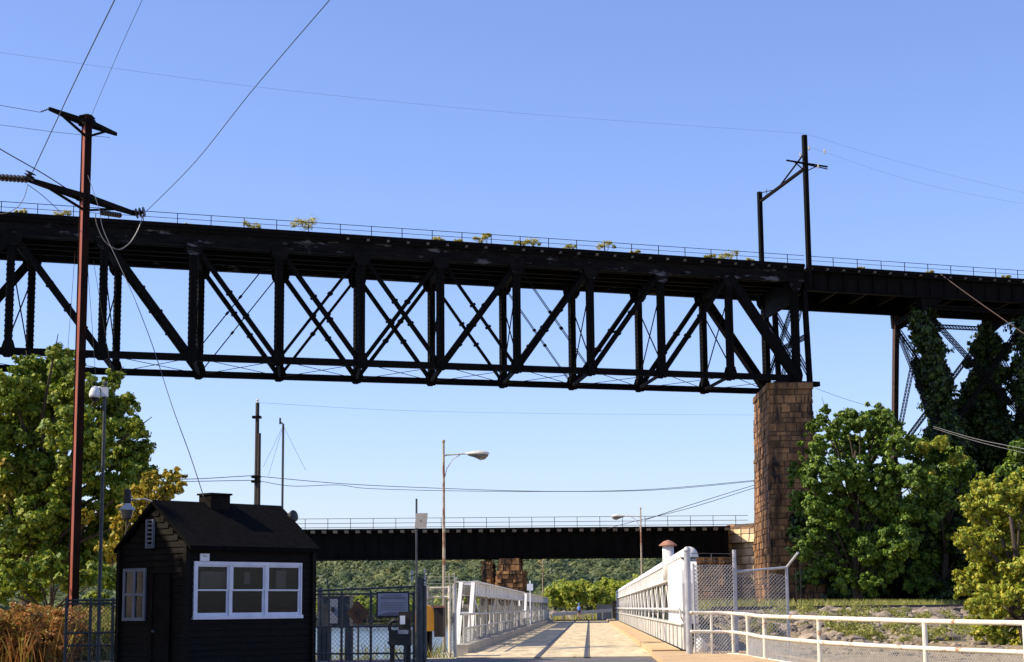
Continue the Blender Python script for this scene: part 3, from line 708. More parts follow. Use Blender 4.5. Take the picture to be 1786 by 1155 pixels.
# ------------------------------------------------------------ catenary poles on the high deck
cp = thing('catenary_mast', 'tall black catenary mast with crossarm on the high bridge, joined to a short post', 'mast', FP(1409, 9.6, E1) - NN * .9)
b0 = FP(1412, 9.9, lambda s, h: E1(s, h) - NN * .8); b1 = Vector((b0.x, b0.y, 0)); b1.z = zat(1403, 236, b0.y)
MB().bar(b0, b1, .44, .44, U).build('mast', 'steel', cp)
f0 = FP(1330, DK, lambda s, h: E2(s, h)); f1 = Vector((f0.x, f0.y, zat(1326, 335, f0.y)))
MB().bar(f0, f1, .44, .44, U).build('short_post', 'steel', cp)
def onm(py): return Vector((b0.x, b0.y, zat(1404, py, b0.y)))
fb = Vector((f0.x, f0.y, zat(1328, 352, f0.y)))
MB().bar(fb, onm(293), .26, .3).build('cross_beam', 'steel2', cp)
mb = MB(); q_ = fb.lerp(onm(293), .42); mb.bar(q_, onm(266), .13, .13); mb.bar(Vector((f0.x, f0.y, zat(1328, 337, f0.y))), fb.lerp(onm(293), .38), .07, .07); mb.bar(fb.lerp(onm(293), .16) + Z * .1, fb.lerp(onm(293), .16) + Z * .9, .05, .05); mb.build('tie_rod', 'steel2', cp)
ca = ray(6000, 900); ca.z = 0; ca.normalize()
cm = onm(285); t0, t1 = solve(cm, ca, 1372), solve(cm, ca, 1443)
mb = MB(); mb.bar(cm + ca * t0, cm + ca * t1, .14, .16); mb.bar(cm + ca * t0 - Z * .0, cm + ca * t1 - Z * .25, .08, .1); mb.bar(cm + ca * t0 * .6, cm - Z * .9, .1, .1); mb.bar(cm + ca * t1 * .6, cm - Z * .9, .1, .1); mb.build('crossarm', 'steel2', cp)
mb = MB()
for s_, (px, py) in enumerate(((1396, 270), (1411, 258), (1427, 290), (1438, 264))):
    c = at(px, py, b0.y - .3); mb = MB(); mb.lathe(c - Z * .25, [(.05, 0), (.14, .08), (.06, .16), (.14, .24), (.06, .32), (.12, .4), (.04, .46)], 8); mb.build('insulator', 'lampw', cp)
# ------------------------------------------------------------ low railway girder bridge
lg = thing('low_girder_bridge', 'low black plate girder railway bridge crossing beyond the road bridge', 'railway bridge', (0, 200, 0))
yl_, yr_ = 198.0, 201.0
def LG(px, h, o=0):
    f_ = (px - 500) / 765; Y = yl_ + (yr_ - yl_) * f_; p = at(px, 1000, Y); return V(p.x, p.y + o, h)
ZT, ZB = zat(1034, 919, 200), zat(1034, 972.5, 200)
xa, xb = 60, 1272
for o in (0, 4.6):
    mb = MB(); mb.bar(LG(xa, (ZT + ZB) / 2 - .15, o), LG(xb, (ZT + ZB) / 2 - .15, o), .1, ZT - ZB - .5); mb.bar(LG(xa, ZB + .05, o), LG(xb, ZB + .05, o), .55, .1); mb.bar(LG(xa, ZT - .42, o), LG(xb, ZT - .42, o), .5, .1)
    px = xa
    while px < xb: mb.bar(LG(px, ZB + .1, o - .1), LG(px, ZT - .4, o - .1), .1, .12, (0, 1, 0)); px += 24
    mb.build('plate_girder', 'steel', lg)
mb = MB(); mb.bar(LG(xa, ZT - .2, 2.3), LG(xb, ZT - .2, 2.3), 6.2, .3); mb.build('deck', 'steel2', lg)
px = xa
while px < xb: MB().bar(LG(px, ZT - .38, -1.15), LG(px, ZT - .38, .2), .45, .3).build('tie_end', 'tie', lg); px += 19.5
lrl = thing('deck_railing', 'thin handrail on top of the low girder bridge', 'railing', LG(900, ZT))
for h in (1.08, .56, .1): MB().tube([LG(xa, ZT + h, -1), LG(1306, ZT + h, -1)], .03, 5).build('rail', 'galvd', lrl)
px = xa
while px < 1310: MB().bar(LG(px, ZT - .1, -1), LG(px, ZT + 1.1, -1), .06, .06, (0, 1, 0)).build('post', 'galvd', lrl); px += 39.5
# abutment beside the pier
ab = thing('stone_abutment', 'sunlit tan stone abutment at the right end of the low girder bridge', 'abutment', (gx(1290, 200), 199, 1))
def rect(x0, x1, y0, y1, z): return [V(x0, y0, z), V(x1, y0, z), V(x1, y1, z), V(x0, y1, z)]
xl, xr = gx(1272, 199), gx(1345, 199)
zc = zat(1290, 945, 198)
def wing(dx, dy, z): return [V(xl - dx, 204.5 - dy, z), V(xr, 198.2 - dy, z), V(xr, 210, z), V(xl - dx, 210, z)]
masonry('wall', wing(0, 0, 0), wing(-.1, -.2, zc), 'stonel', ab, .68, 1.5, (.02, .12), 31)
masonry('bridge_seat', wing(.45, .4, zc), wing(.45, .4, zat(1290, 920, 198)), 'stonel', ab, .9, 1.9, (.02, .06), 37)
masonry('parapet', wing(.2, .2, zat(1290, 920, 198)), wing(-.5, -.2, zat(1290, 911, 198)), 'stone', ab, .5, 1.6, (.02, .06), 38)
sp = thing('stone_pier', 'low stone pier with a dark recess beside the abutment, behind the chain link gate', 'pier', (gx(1245, 200), 200, 0))
x0, x1 = gx(1212, 198.5), gx(1262, 198.5)
masonry('shaft', rect(x0, x1, 197.2, 205, 0), rect(x0 + .1, x1, 197.4, 205, zat(1240, 972, 198)), 'stone', sp, .7, 1.5, (.03, .14), 51)
for lab, a, b, yy, top, sd in (('narrow lit stone pier under the low bridge, left of the broad one', 843, 856, 199, 972, 61), ('broad brown stone pier under the low bridge left of the road', 868, 912, 197.6, 972, 71)):
    p_ = thing('stone_pier', lab, 'pier', (gx(a, yy), yy, -2))
    x0, x1 = gx(a, yy), gx(b, yy)
    masonry('shaft', rect(x0 - .3, x1 + .4, yy - .3, yy + 6.5, -5), rect(x0, x1, yy, yy + 6, zat(a, top + (24 if sd == 71 else 6), yy)), 'stone', p_, .55, 1.1, (.04, .4), sd)
    masonry('cap', rect(x0 + (.1 if sd == 71 else .3), x1 - .3, yy + 1.2, yy + 5.5, zat(a, top + (24 if sd == 71 else 6), yy)), rect(x0 + .15, x1 - .4, yy + 1.3, yy + 5.5, ZB - .02), 'stone', p_, .6, 1.2, (.03, .25), sd + 4)
# ------------------------------------------------------------ guard hut
K = at(325, 1060, 36); K.z = 0; HA = V(.643, .766, 0); HB = V(-.766, .643, 0); HL, HW = 3.3, 2.22
def hp(s, t_, z, out=0): return K + HA * s + HB * t_ + Z * z - (HB * out)
hut = thing('guard_hut', 'small black brown clapboard guard hut with white framed windows', 'hut', hp(HL / 2, HW / 2, 0), 0)
ZE = 2.71; ZR = 3.6
mb = MB()   # walls: four slabs and gables
th_ = .1
mb.hexa([hp(0, 0, 0), hp(HL, 0, 0), hp(HL, th_, 0), hp(0, th_, 0)], [hp(0, 0, 1.26), hp(HL, 0, 1.26), hp(HL, th_, 1.26), hp(0, th_, 1.26)])
s0_, s1_ = solve(K, HA, 333), solve(K, HA, 523)
mb.hexa([hp(0, 0, 1.26), hp(s0_, 0, 1.26), hp(s0_, th_, 1.26), hp(0, th_, 1.26)], [hp(0, 0, 2.38), hp(s0_, 0, 2.38), hp(s0_, th_, 2.38), hp(0, th_, 2.38)])
mb.hexa([hp(s1_, 0, 1.26), hp(HL, 0, 1.26), hp(HL, th_, 1.26), hp(s1_, th_, 1.26)], [hp(s1_, 0, 2.38), hp(HL, 0, 2.38), hp(HL, th_, 2.38), hp(s1_, th_, 2.38)])
mb.hexa([hp(0, 0, 2.38), hp(HL, 0, 2.38), hp(HL, th_, 2.38), hp(0, th_, 2.38)], [hp(0, 0, ZE), hp(HL, 0, ZE), hp(HL, th_, ZE), hp(0, th_, ZE)])
mb.hexa([hp(0, HW - th_, 0), hp(HL, HW - th_, 0), hp(HL, HW, 0), hp(0, HW, 0)], [hp(0, HW - th_, ZE), hp(HL, HW - th_, ZE), hp(HL, HW, ZE), hp(0, HW, ZE)])
for s_ in (0, HL - th_):
    q = [hp(s_, th_, 0), hp(s_, HW - th_, 0), hp(s_, HW - th_, ZE), hp(s_, HW / 2, ZR - .08), hp(s_, th_, ZE)]
    q2 = [v + HA * th_ for v in q]; mb.add(q + q2, [tuple(range(5)), tuple(range(9, 4, -1))] + [(k, (k + 1) % 5, (k + 1) % 5 + 5, k + 5) for k in range(5)])
# clapboards
z = .1
while z < ZE - .05:
    for a, b in (((0, HL),) if not (1.16 < z < 2.36) else ((0, s0_), (s1_, HL))):
        mb.hexa([hp(a, 0, z, .026), hp(b, 0, z, .026), hp(b, 0, z, 0), hp(a, 0, z, 0)], [hp(a, 0, z + .125, .004), hp(b, 0, z + .125, .004), hp(b, 0, z + .125, 0), hp(a, 0, z + .125, 0)])
    z += .13
z = .1
while z < ZR - .25:
    f_ = 0 if z < ZE else (z + .13 - ZE) / (ZR - ZE) * HW / 2
    a, b = f_, HW - f_
    for e0, e1 in ((a, b),):
        mb.hexa([hp(-.026, b, z), hp(-.026, a, z), hp(0, a, z), hp(0, b, z)], [hp(-.004, b, z + .125), hp(-.004, a, z + .125), hp(0, a, z + .125), hp(0, b, z + .125)])
    z += .13
mb.build('walls', 'siding', hut)
for c_ in ((-.05, -.03), (HL + .03, -.03), (-.05, HW + .03)):
    MB().bar(hp(c_[0] + .01, c_[1], 0), hp(c_[0] + .01, c_[1], ZE - .02), .1, .1, HA).build('corner_board', 'siding', hut)
mb = MB(); oh = .2; og = .08; sl_ = (ZR - ZE) / (HW / 2)
for sg, t0_ in ((1, -oh), (-1, HW + oh)):
    a, b = hp(-og, t0_, ZE - sl_ * oh * .55), hp(HL + og, t0_, ZE - sl_ * oh * .55); c, d = hp(HL + og, HW / 2, ZR), hp(-og, HW / 2, ZR)
    mb.hexa([a, b, c, d], [v + Z * .09 for v in (a, b, c, d)])
roof = mb.build('roof', 'shingle', hut)
mb = MB(); ps = solve(hp(0, HW / 2, ZR), HA, 357); pe = solve(hp(0, HW / 2, ZR), HA, 391)
mb.hexa([hp(ps, HW / 2 - .2, ZR - .15), hp(pe, HW / 2 - .2, ZR - .15), hp(pe, HW / 2 + .2, ZR - .15), hp(ps, HW / 2 + .2, ZR - .15)], [hp(ps, HW / 2 - .2, ZR + .24), hp(pe, HW / 2 - .2, ZR + .24), hp(pe, HW / 2 + .2, ZR + .24), hp(ps, HW / 2 + .2, ZR + .24)])
mb.hexa([hp(ps - .03, HW / 2 - .24, ZR + .24), hp(pe + .03, HW / 2 - .24, ZR + .24), hp(pe + .03, HW / 2 + .24, ZR + .24), hp(ps - .03, HW / 2 + .24, ZR + .24)], [hp(ps - .03, HW / 2 - .24, ZR + .28), hp(pe + .03, HW / 2 - .24, ZR + .28), hp(pe + .03, HW / 2 + .24, ZR + .28), hp(ps - .03, HW / 2 + .24, ZR + .28)])
mb.build('roof_vent', 'doorm', hut)
W0, W1 = 1.25, 2.385
def fr(mb, a, b, z0, z1, o0, o1):   # box on the front wall, o = how far out
    mb.hexa([hp(a, 0, z0, o1), hp(b, 0, z0, o1), hp(b, 0, z0, o0), hp(a, 0, z0, o0)], [hp(a, 0, z1, o1), hp(b, 0, z1, o1), hp(b, 0, z1, o0), hp(a, 0, z1, o0)])
edges = [solve(K, HA, q) for q in (333, 397.5, 460.5, 523)]
mb = MB(); fr(mb, edges[0], edges[3], W1 - .055, W1 + .015, -.04, .05); fr(mb, edges[0] - .02, edges[3] + .02, W0 - .02, W0 + .05, -.04, .07)
for k, e in enumerate(edges): fr(mb, e - (.0 if k == 0 else .035), e + (.0 if k == 3 else .035) + (.06 if k == 0 else 0), W0 + .05, W1 - .055, -.04, .045)
mb.build('window_frame', 'wtrim', hut)
for k in range(3):
    a, b = edges[k] + (.06 if k == 0 else .035), edges[k + 1] - .035
    mid = (W0 + W1) / 2 + .02
    w_ = MB()
    for z0, z1, o in ((W0 + .05, mid, .0), (mid - .03, W1 - .055, .022)):
        fr(w_, a, a + .045, z0, z1, o - .02, o + .005); fr(w_, b - .045, b, z0, z1, o - .02, o + .005)
        fr(w_, a + .045, b - .045, z0, z0 + (.06 if o == 0 else .03), o - .02, o + .005); fr(w_, a + .045, b - .045, z1 - .035, z1, o - .02, o + .005)
    win = w_.build('window', 'wtrim', hut)
    g_ = MB(); fr(g_, a + .04, b - .04, W0 + .1, mid - .03, -.016, -.012); fr(g_, a + .04, b - .04, mid, W1 - .09, .004, .008); g_.build('pane', 'glass', win)
# interior things behind the glass; the widest paper stands in for a pane reflection
mb = MB(); mb.hexa([hp(.12, .12, 0), hp(HL - .12, .12, 0), hp(HL - .12, HW - .12, 0), hp(.12, HW - .12, 0)], [hp(.12, .12, .06), hp(HL - .12, .12, .06), hp(HL - .12, HW - .12, .06), hp(.12, HW - .12, .06)]); mb.build('floor', 'box', hut)
ip = []
for a, b, z0, z1, t_ in ((346, 392, 1.86, 2.2, .12), (480, 497, 1.86, 2.24, .13), (424, 434, 1.95, 2.2, .2)):
    sa, sb = solve(hp(0, t_, 0), HA, a), solve(hp(0, t_, 0), HA, b)
    mb = MB(); mb.hexa([hp(sa, t_, z0), hp(sb, t_, z0), hp(sb, t_ + .02, z0), hp(sa, t_ + .02, z0)], [hp(sa, t_, z1), hp(sb, t_, z1), hp(sb, t_ + .02, z1), hp(sa, t_ + .02, z1)])
    mb.build('paper_reflection', 'gconc', hut)
mb = MB(); sa, sb = solve(K, HA, 343), solve(K, HA, 359); fr(mb, sa, sb, zat(350, 978, 36), zat(350, 965, 36), .028, .05); ns = mb.build('notice_plate', 'camw', hut)
mb = MB(); fr(mb, sa + .06, sb - .06, 2.49, 2.5, .05, .053); fr(mb, sa + .05, sb - .1, 2.52, 2.53, .05, .053); mb.build('lettering', 'ink', ns)
# gable side: window, vent, door
def gb(mb, a, b, z0, z1, o0, o1):
    mb.hexa([hp(-o1, b, z0), hp(-o1, a, z0), hp(-o0, a, z0), hp(-o0, b, z0)], [hp(-o1, b, z1), hp(-o1, a, z1), hp(-o0, a, z1), hp(-o0, b, z1)])
def gt(px): return solve(K, HB, px)
a, b = gt(253), gt(214); z0, z1 = zat(230, 1083, 37.3), zat(230, 992, 37.3)
mb = MB()
for p, q in ((a, a + .07), (b - .07, b), ((a + b) / 2 - .04, (a + b) / 2 + .04)): gb(mb, p, q, z0, z1, .02, .06)
for p, q in ((z0, z0 + .07), (z1 - .07, z1), ((z0 + z1) / 2 - .03, (z0 + z1) / 2 + .03)): gb(mb, a + .01, b - .01, p, q, .021, .057)
wn = mb.build('side_window', 'shadetrim', hut); mb = MB(); gb(mb, a + .02, b - .02, z0 + .02, z1 - .02, .028, .034); mb.build('pane', 'glass', wn)
mb = MB(); a, b = gt(266), gt(252.5); z0, z1 = zat(260, 954, 36.8), zat(260, 909, 36.8)
gb(mb, a, a + .04, z0, z1, .02, .07); gb(mb, b - .04, b, z0, z1, .02, .07); gb(mb, a, b, z0 - .03, z0, .02, .07); gb(mb, a, b, z1, z1 + .03, .02, .07)
for k in range(6): gb(mb, a + .04, b - .04, z0 + (z1 - z0) * (k + .15) / 6, z0 + (z1 - z0) * (k + .55) / 6, .03, .06)
mb.build('gable_vent', 'shadetrim', hut)
mb = MB(); a, b = gt(298), gt(264); gb(mb, a, b, .02, 2.1, .028, .05); gb(mb, a, a + .07, .02, 2.17, .03, .075); gb(mb, b - .07, b, .02, 2.17, .03, .075)
dr = mb.build('door', 'doorm', hut); mb = MB(); mb.tube([hp(-.05, b - .14, 1.0), hp(-.11, b - .14, 1.0)], .03, 8); mb.build('knob', 'galvd', dr)
# satellite dish and wall lamp of the hut
ds = hp(HL + .12, HW * .33, zat(491, 898, 38.5)); sd_ = thing('round_floodlight', 'small dark round floodlight on the right roof edge of the hut', 'floodlight', ds)
mb = MB(); mb.lathe(ds, [(.02, -.1), (.1, -.08), (.13, 0), (.13, .03), (.05, .05)], 14, V(.8, -.5, .2).normalized()); mb.build('housing', 'box', sd_)
MB().tube([ds - Z * .03, ds - Z * .25 - HA * .1], .02, 6).build('bracket', 'box', sd_)
pk = hp(-og, HW / 2, ZR + .05); lx = at(222, 880, 37.4)
yl2 = thing('barn_lamp', 'shaded yard lamp on a bent arm at the peak of the hut gable', 'lamp', lx)
MB().tube([pk, pk + V(-.15, 0, .06), V(lx.x + .12, lx.y, lx.z + .1), lx + Z * .06], .016, 6).build('arm', 'galv', yl2)
mb = MB(); mb.lathe(lx - Z * .12, [(.17, 0), (.165, .03), (.08, .10), (.075, .14)], 18); mb.build('shade', 'galv', yl2)
mb = MB(); mb.lathe(lx + Z * .02, [(.075, 0), (.075, .28), (.03, .31)], 12); mb.build('ballast_housing', 'box', yl2)
mb = MB(); mb.lathe(lx - Z * .34, [(.03, 0), (.1, .05), (.14, .22)], 14); mb.build('globe', 'glassd', yl2)
# ------------------------------------------------------------ poles on the left
RP = at(141, 1060, 60); RP.z = 0
rx = gx(130, 60); RP = V(rx, 60, 0); RP = V(at(127.5, 1060, 60).x + .0, 60, 0)
ztop = zat(146, 206, 60)
ax2 = ray(2350, 1049); ax2.z = 0; ax2.normalize(); ay2 = V(-ax2.y, ax2.x, 0)
rp = thing('transmission_pole', 'tall red oxide steel H pole with two crossarms rising beside the hut', 'utility pole', RP)
pL = V(-.85, -.53, 0).normalized(); pR = V(.53, -.85, 0).normalized(); c_ = RP
mb = MB(); mb.bar(c_ - Z * .2, c_ + Z * ztop, .17, .42, pR)
mb.build('column', 'redsteel', rp)
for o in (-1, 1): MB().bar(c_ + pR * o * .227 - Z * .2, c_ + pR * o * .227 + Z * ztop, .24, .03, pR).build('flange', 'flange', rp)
mb = MB()
mb.box(c_.x - .22, c_.x + .22, c_.y - .24, c_.y + .24, ztop, ztop + .05); mb.hexa([c_ + V(-.2, -.2, ztop + .05), c_ + V(.2, -.2, ztop + .05), c_ + V(.2, .2, ztop + .05), c_ + V(-.2, .2, ztop + .05)], [c_ + V(-.05, -.05, ztop + .14), c_ + V(.05, -.05, ztop + .14), c_ + V(.05, .05, ztop + .14), c_ + V(-.05, .05, ztop + .14)])
mb.build('cap', 'steel2', rp)
def arm(pyc, pxl, pxr, br, hw=.12):
    c = RP + Z * zat(145, pyc, 60); l = c + ax2 * solve(c, ax2, pxl); r = c + ax2 * solve(c, ax2, pxr)
    mb = MB()
    for o in (-.22, .22):
        mb.bar(l, c + ay2 * o, .07, hw); mb.bar(c + ay2 * o, r, .07, hw)
    mb.bar(l.lerp(c, .25), c - Z * br, .06, .08); mb.bar(r.lerp(c, .3), c - Z * br, .06, .08)
    mb.bar(c - ay2 * .26, c + ay2 * .26, .3, .2)
    mb.build('crossarm', 'steel2', rp); return l, r
ul, ur = arm(215, 86, 203, .5); ll, lr_ = arm(345, 48, 236, .45, .16)
def istring(p, q, n, r, parent):
    p, q = Vector(p), Vector(q); d = (q - p); pr = []; L = d.length; d.normalize()
    for k in range(n):
        h = L * k / n; pr += [(r * .35, h), (r, h + L / n * .3), (r * .95, h + L / n * .55), (r * .35, h + L / n * .7)]
    return MB().lathe(p, pr, 12, d).build('insulator', 'insul', parent)
Ya = ll.y
istring(ll, at(-70, 305, Ya - 2), 17, .13, rp); istring(ll, at(55, 299, Ya), 3, .2, rp)
istring(lr_ , at(255, 369, lr_.y), 3, .2, rp); istring(at(210, 376, lr_.y - 1), at(176, 371, lr_.y - 2.2), 8, .1, rp); istring(ul, at(70, 195.5, ul.y), 5, .035, rp)
PY = 60
wl = lambda pts, Y0, Y1: [at(x, y, Y0 + (Y1 - Y0) * k / (len(pts) - 1)) for k, (x, y) in enumerate(pts)]
wire(wl([(230, -60), (200, 0), (128, 148), (57, 300)], 30, Ya), .016, 'dark cable dropping from the upper left sky to the left crossarm end')
wire(wl([(275, -60), (248, 0), (205, 95), (158, 205)], 30, 61), .008, 'thin faint cable running from the top edge to the red pole top')
wire(wl([(640, -75), (575, 0), (440, 158), (340, 283), (255, 369)], 32, lr_.y), .013, 'long cable slanting from the top edge down to the right insulator')
wire(wl([(-60, 221), (0, 260), (75, 303), (130, 338)], 52, 59.7), .02, 'dark cable from the left edge to the red pole')
wire(wl([(-200, 70), (0, 92), (450, 152), (900, 197), (1402, 233)], 120, b0.y), .008, 'very faint long line from the left edge to the mast top', 'galvd')
wire(wl([(1404, 233), (1560, 280), (1786, 336), (2100, 400)], b0.y, 200), .008, 'very faint line leaving the mast top to the right edge', 'galvd')
wire(wl([(1408, 255), (1442, 267), (1600, 318), (1786, 356), (2100, 410)], b0.y, 200), .008, 'lowest faint line leaving the mast crossarm to the right edge', 'galvd')
wire(wl([(-60, 175), (0, 184), (70, 196)], 54, ul.y), .010, 'faint line from the left edge to the upper crossarm end', 'galvd')
wire(wl([(-60, 212), (0, 218), (100, 231), (192, 240)], 54, ur.y), .008, 'faint line from the left edge passing the pole top', 'galvd')
wire(wl([(48, 322), (75, 342), (107, 371)], ll.y, ll.y + 10), .014, 'short dark cable running down right from the left crossarm end')
wire(wl([(48, 324), (42, 345), (30, 362), (8, 372), (-20, 370), (-60, 350)], ll.y, ll.y - 1), .014, 'jumper cable looping below the left crossarm end', 'cableb')
wire(wl([(167, 372), (168, 390), (182, 420), (205, 435), (225, 425), (240, 402), (250, 375)], lr_.y - 2, lr_.y), .018, 'pale jumper cable hanging in a loop under the right crossarm', 'cableb')
wire(wl([(153, 305), (172, 362), (180, 400), (205, 455), (232, 515), (265, 600), (300, 708), (330, 790), (355, 866)], 59.8, 37.5), .011, 'service cable dropping from the red pole to the hut roof box')
wire(wl([(131, 440), (122, 560), (116, 640)], 60, 60), .008, 'thin guy wire beside the red pole, left of it', 'galvd')
wire(wl([(152, 455), (160, 560), (166, 645), (170, 700)], 60, 62), .008, 'thin guy wire just right of the red pole', 'galvd')
wire(wl([(163, 455), (180, 560), (196, 660), (206, 720)], 60, 63), .008, 'thin guy wire farthest right of the red pole', 'galvd')
# cctv pole
CP = V(gx(173, 44), 44, 0); zt = zat(183, 668, 44)
cc = thing('cctv_pole', 'slim grey pole with a white dome camera near its top', 'camera pole', CP)
MB().tube([CP, CP + Z * zt], .05, 10, .04).build('pole', 'galvd', cc)
MB().lathe(CP + Z * (zt - .05), [(.055, 0), (.055, .05), (.02, .08)], 10).build('pole_cap', 'galvd', cc)
cz = zat(183, 690, 44)
MB().box(CP.x - .07, CP.x + .07, 43.92, 44.08, cz - .03, cz + .2).build('mount', 'camw', cc)
dc = V(CP.x - .24, 43.95, zat(168, 694, 44))
MB().tube([V(CP.x, 43.96, cz + .12), V(CP.x - .12, 43.95, cz + .2), dc + Z * .24], .03, 8).build('bracket', 'camw', cc)
mb = MB(); mb.lathe(dc, [(.135, 0), (.14, .06), (.13, .16), (.09, .25), (.03, .29)], 20); dm = mb.build('camera_housing', 'camw', cc, True)
MB().lathe(dc - Z * .1, [(.02, 0), (.07, .02), (.1, .07), (.105, .1)], 16).build('lens_dome', 'box', dm, True)
# left fence
def fence(name, label, pts, H, pm, wm_, pitch=.11, top=True, midr=None, barbed=0, postr=.035, w=.009, group=None, h0=.05):
    t = thing(name, label, 'fence', pts[0], 0, group)
    for p in pts: MB().tube([p, Vector(p) + Z * (H + .06)], postr, 8).build('post', pm, t)
    for h in ([H] if top else []) + (midr or []):
        MB().tube([Vector(p) + Z * h for p in pts], .024, 8).build('rail', pm, t)
    mb = MB()
    for a, b in zip(pts[:-1], pts[1:]): chainlink(mb, a, b, h0, H, pitch, w)
    mb.build('chain_link', wm_, t)
    if barbed:
        mb = MB()
        for a, b in zip(pts[:-1], pts[1:]):
            for k in range(3):
                mb.bar(Vector(a) + Z * (H + .12 + .1 * k) - V(0, .06 * k, 0), Vector(b) + Z * (H + .12 + .1 * k) - V(0, .06 * k, 0), .008, .008)
        for p in pts: mb.bar(Vector(p) + Z * H, Vector(p) + Z * (H + .4) - V(0, .22, 0), .03, .03)
        mb.build('barbed_wire', pm, t)
    return t
fence('chain_link_fence', 'dark chain link fence with rails between the red pole and the hut', [V(gx(q, y_), y_, 0) for q, y_ in ((116, 43), (158, 43), (197, 43), (214, 43))], zat(150, 1047, 43), 'galvd', 'meshd', .1, True, [zat(150, 1053, 43), zat(150, 1104, 43), zat(150, 1126, 43)], 0, .04)
# wooden pole pair behind the hut
WP = V(gx(444.5, 95), 95, -3); zt = zat(446, 703, 95)
wp = thing('utility_pole', 'dark timber utility pole with a shorter stub strapped to it, behind the hut', 'utility pole', V(WP.x, 95, 0))
MB().tube([V(WP.x, 95, -3), V(WP.x, 95, zt)], .15, 10, .105).build('pole', 'wood', wp)
MB().tube([V(WP.x + .14, 94.9, -3), V(WP.x + .14, 94.9, zat(450, 756, 95))], .13, 10, .09).build('stub_pole', 'wood', wp)
mb = MB()
for py in (728, 832, 840): mb.box(WP.x - .25, WP.x + .2, 94.75, 95.2, zat(444, py + 2, 95), zat(444, py - 2, 95))
mb.build('strap', 'steel2', wp)
mb = MB(); mb.lathe(V(WP.x, 95, zt), [(.05, 0), (.05, .12), (.09, .15), (.03, .22)], 8); mb.build('pin_insulator', 'lampw', wp)
# antenna mast at the hut
AM = V(gx(490.5, 39.5), 39.5, 0); zt = zat(488.5, 740, 39.5)
am = thing('antenna_mast', 'slim mast with guy wires standing right behind the hut', 'antenna', AM)
MB().tube([AM, AM + Z * zt], .026, 8).build('mast', 'galvd', am)
mb = MB(); mb.bar(AM + Z * zt, AM + V(-.07, 0, zt + .05), .03, .03); mb.bar(AM + V(-.07, 0, zt), AM + V(-.07, 0, zt + .14), .035, .035, (0, 1, 0)); mb.build('antenna_head', 'box', am)
for (x_, y_, Y_) in ((459, 815, 41), (468, 830, 41), (533, 820, 41)): wire([AM + Z * (zt - .03), at(x_, y_, Y_)], .0035, '', 'galvd', name='guy_wire', parent=am)
# phone lines
wire(wl([(200, 833), (320, 836), (438, 830), (452, 831), (600, 844), (773, 852), (950, 857), (1130, 854), (1316, 838)], 92, 150), .022, 'upper telephone line passing from the timber pole to the stone pier')
wire(wl([(200, 841), (320, 840), (438, 838), (452, 839), (510, 848), (590, 846), (640, 852), (773, 856), (950, 857.5), (1140, 855), (1316, 839.5)], 92, 150), .02, 'lower slightly wavy telephone line below the upper one')
wire(wl([(1060, 922), (1100, 911), (1200, 887), (1316, 851)], 190, 182), .03, 'lower of two cables rising to the stone pier over the low bridge', group=None)
wire(wl([(1125, 907), (1200, 882), (1316, 846)], 150, 182), .03, 'upper of two cables rising from the right street lamp to the stone pier')
wire(wl([(446, 702), (700, 716), (1000, 722), (1320, 724)], 95, 180), .007, 'faint high line from the timber pole top across to the pier', 'galvd')
wire(wl([(1424, 678), (1480, 698), (1545, 716)], 178, 190), .02, 'short cable from the pier corner down towards the trestle tower', 'galvd')
wire(wl([(1628, 744), (1700, 765), (1786, 783), (1900, 805)], 165, 120), .022, 'upper pale cable crossing the ivy to the right edge', 'cableb')
wire(wl([(1628, 747), (1700, 769), (1786, 790), (1900, 815)], 165, 120), .018, 'lower pale cable crossing the ivy to the right edge', 'cableb')
wire(wl([(1640, 478), (1700, 522), (1786, 582), (1860, 632)], 190, 170), .05, 'thick grey cable crossing the girder in the upper right', 'trestle')
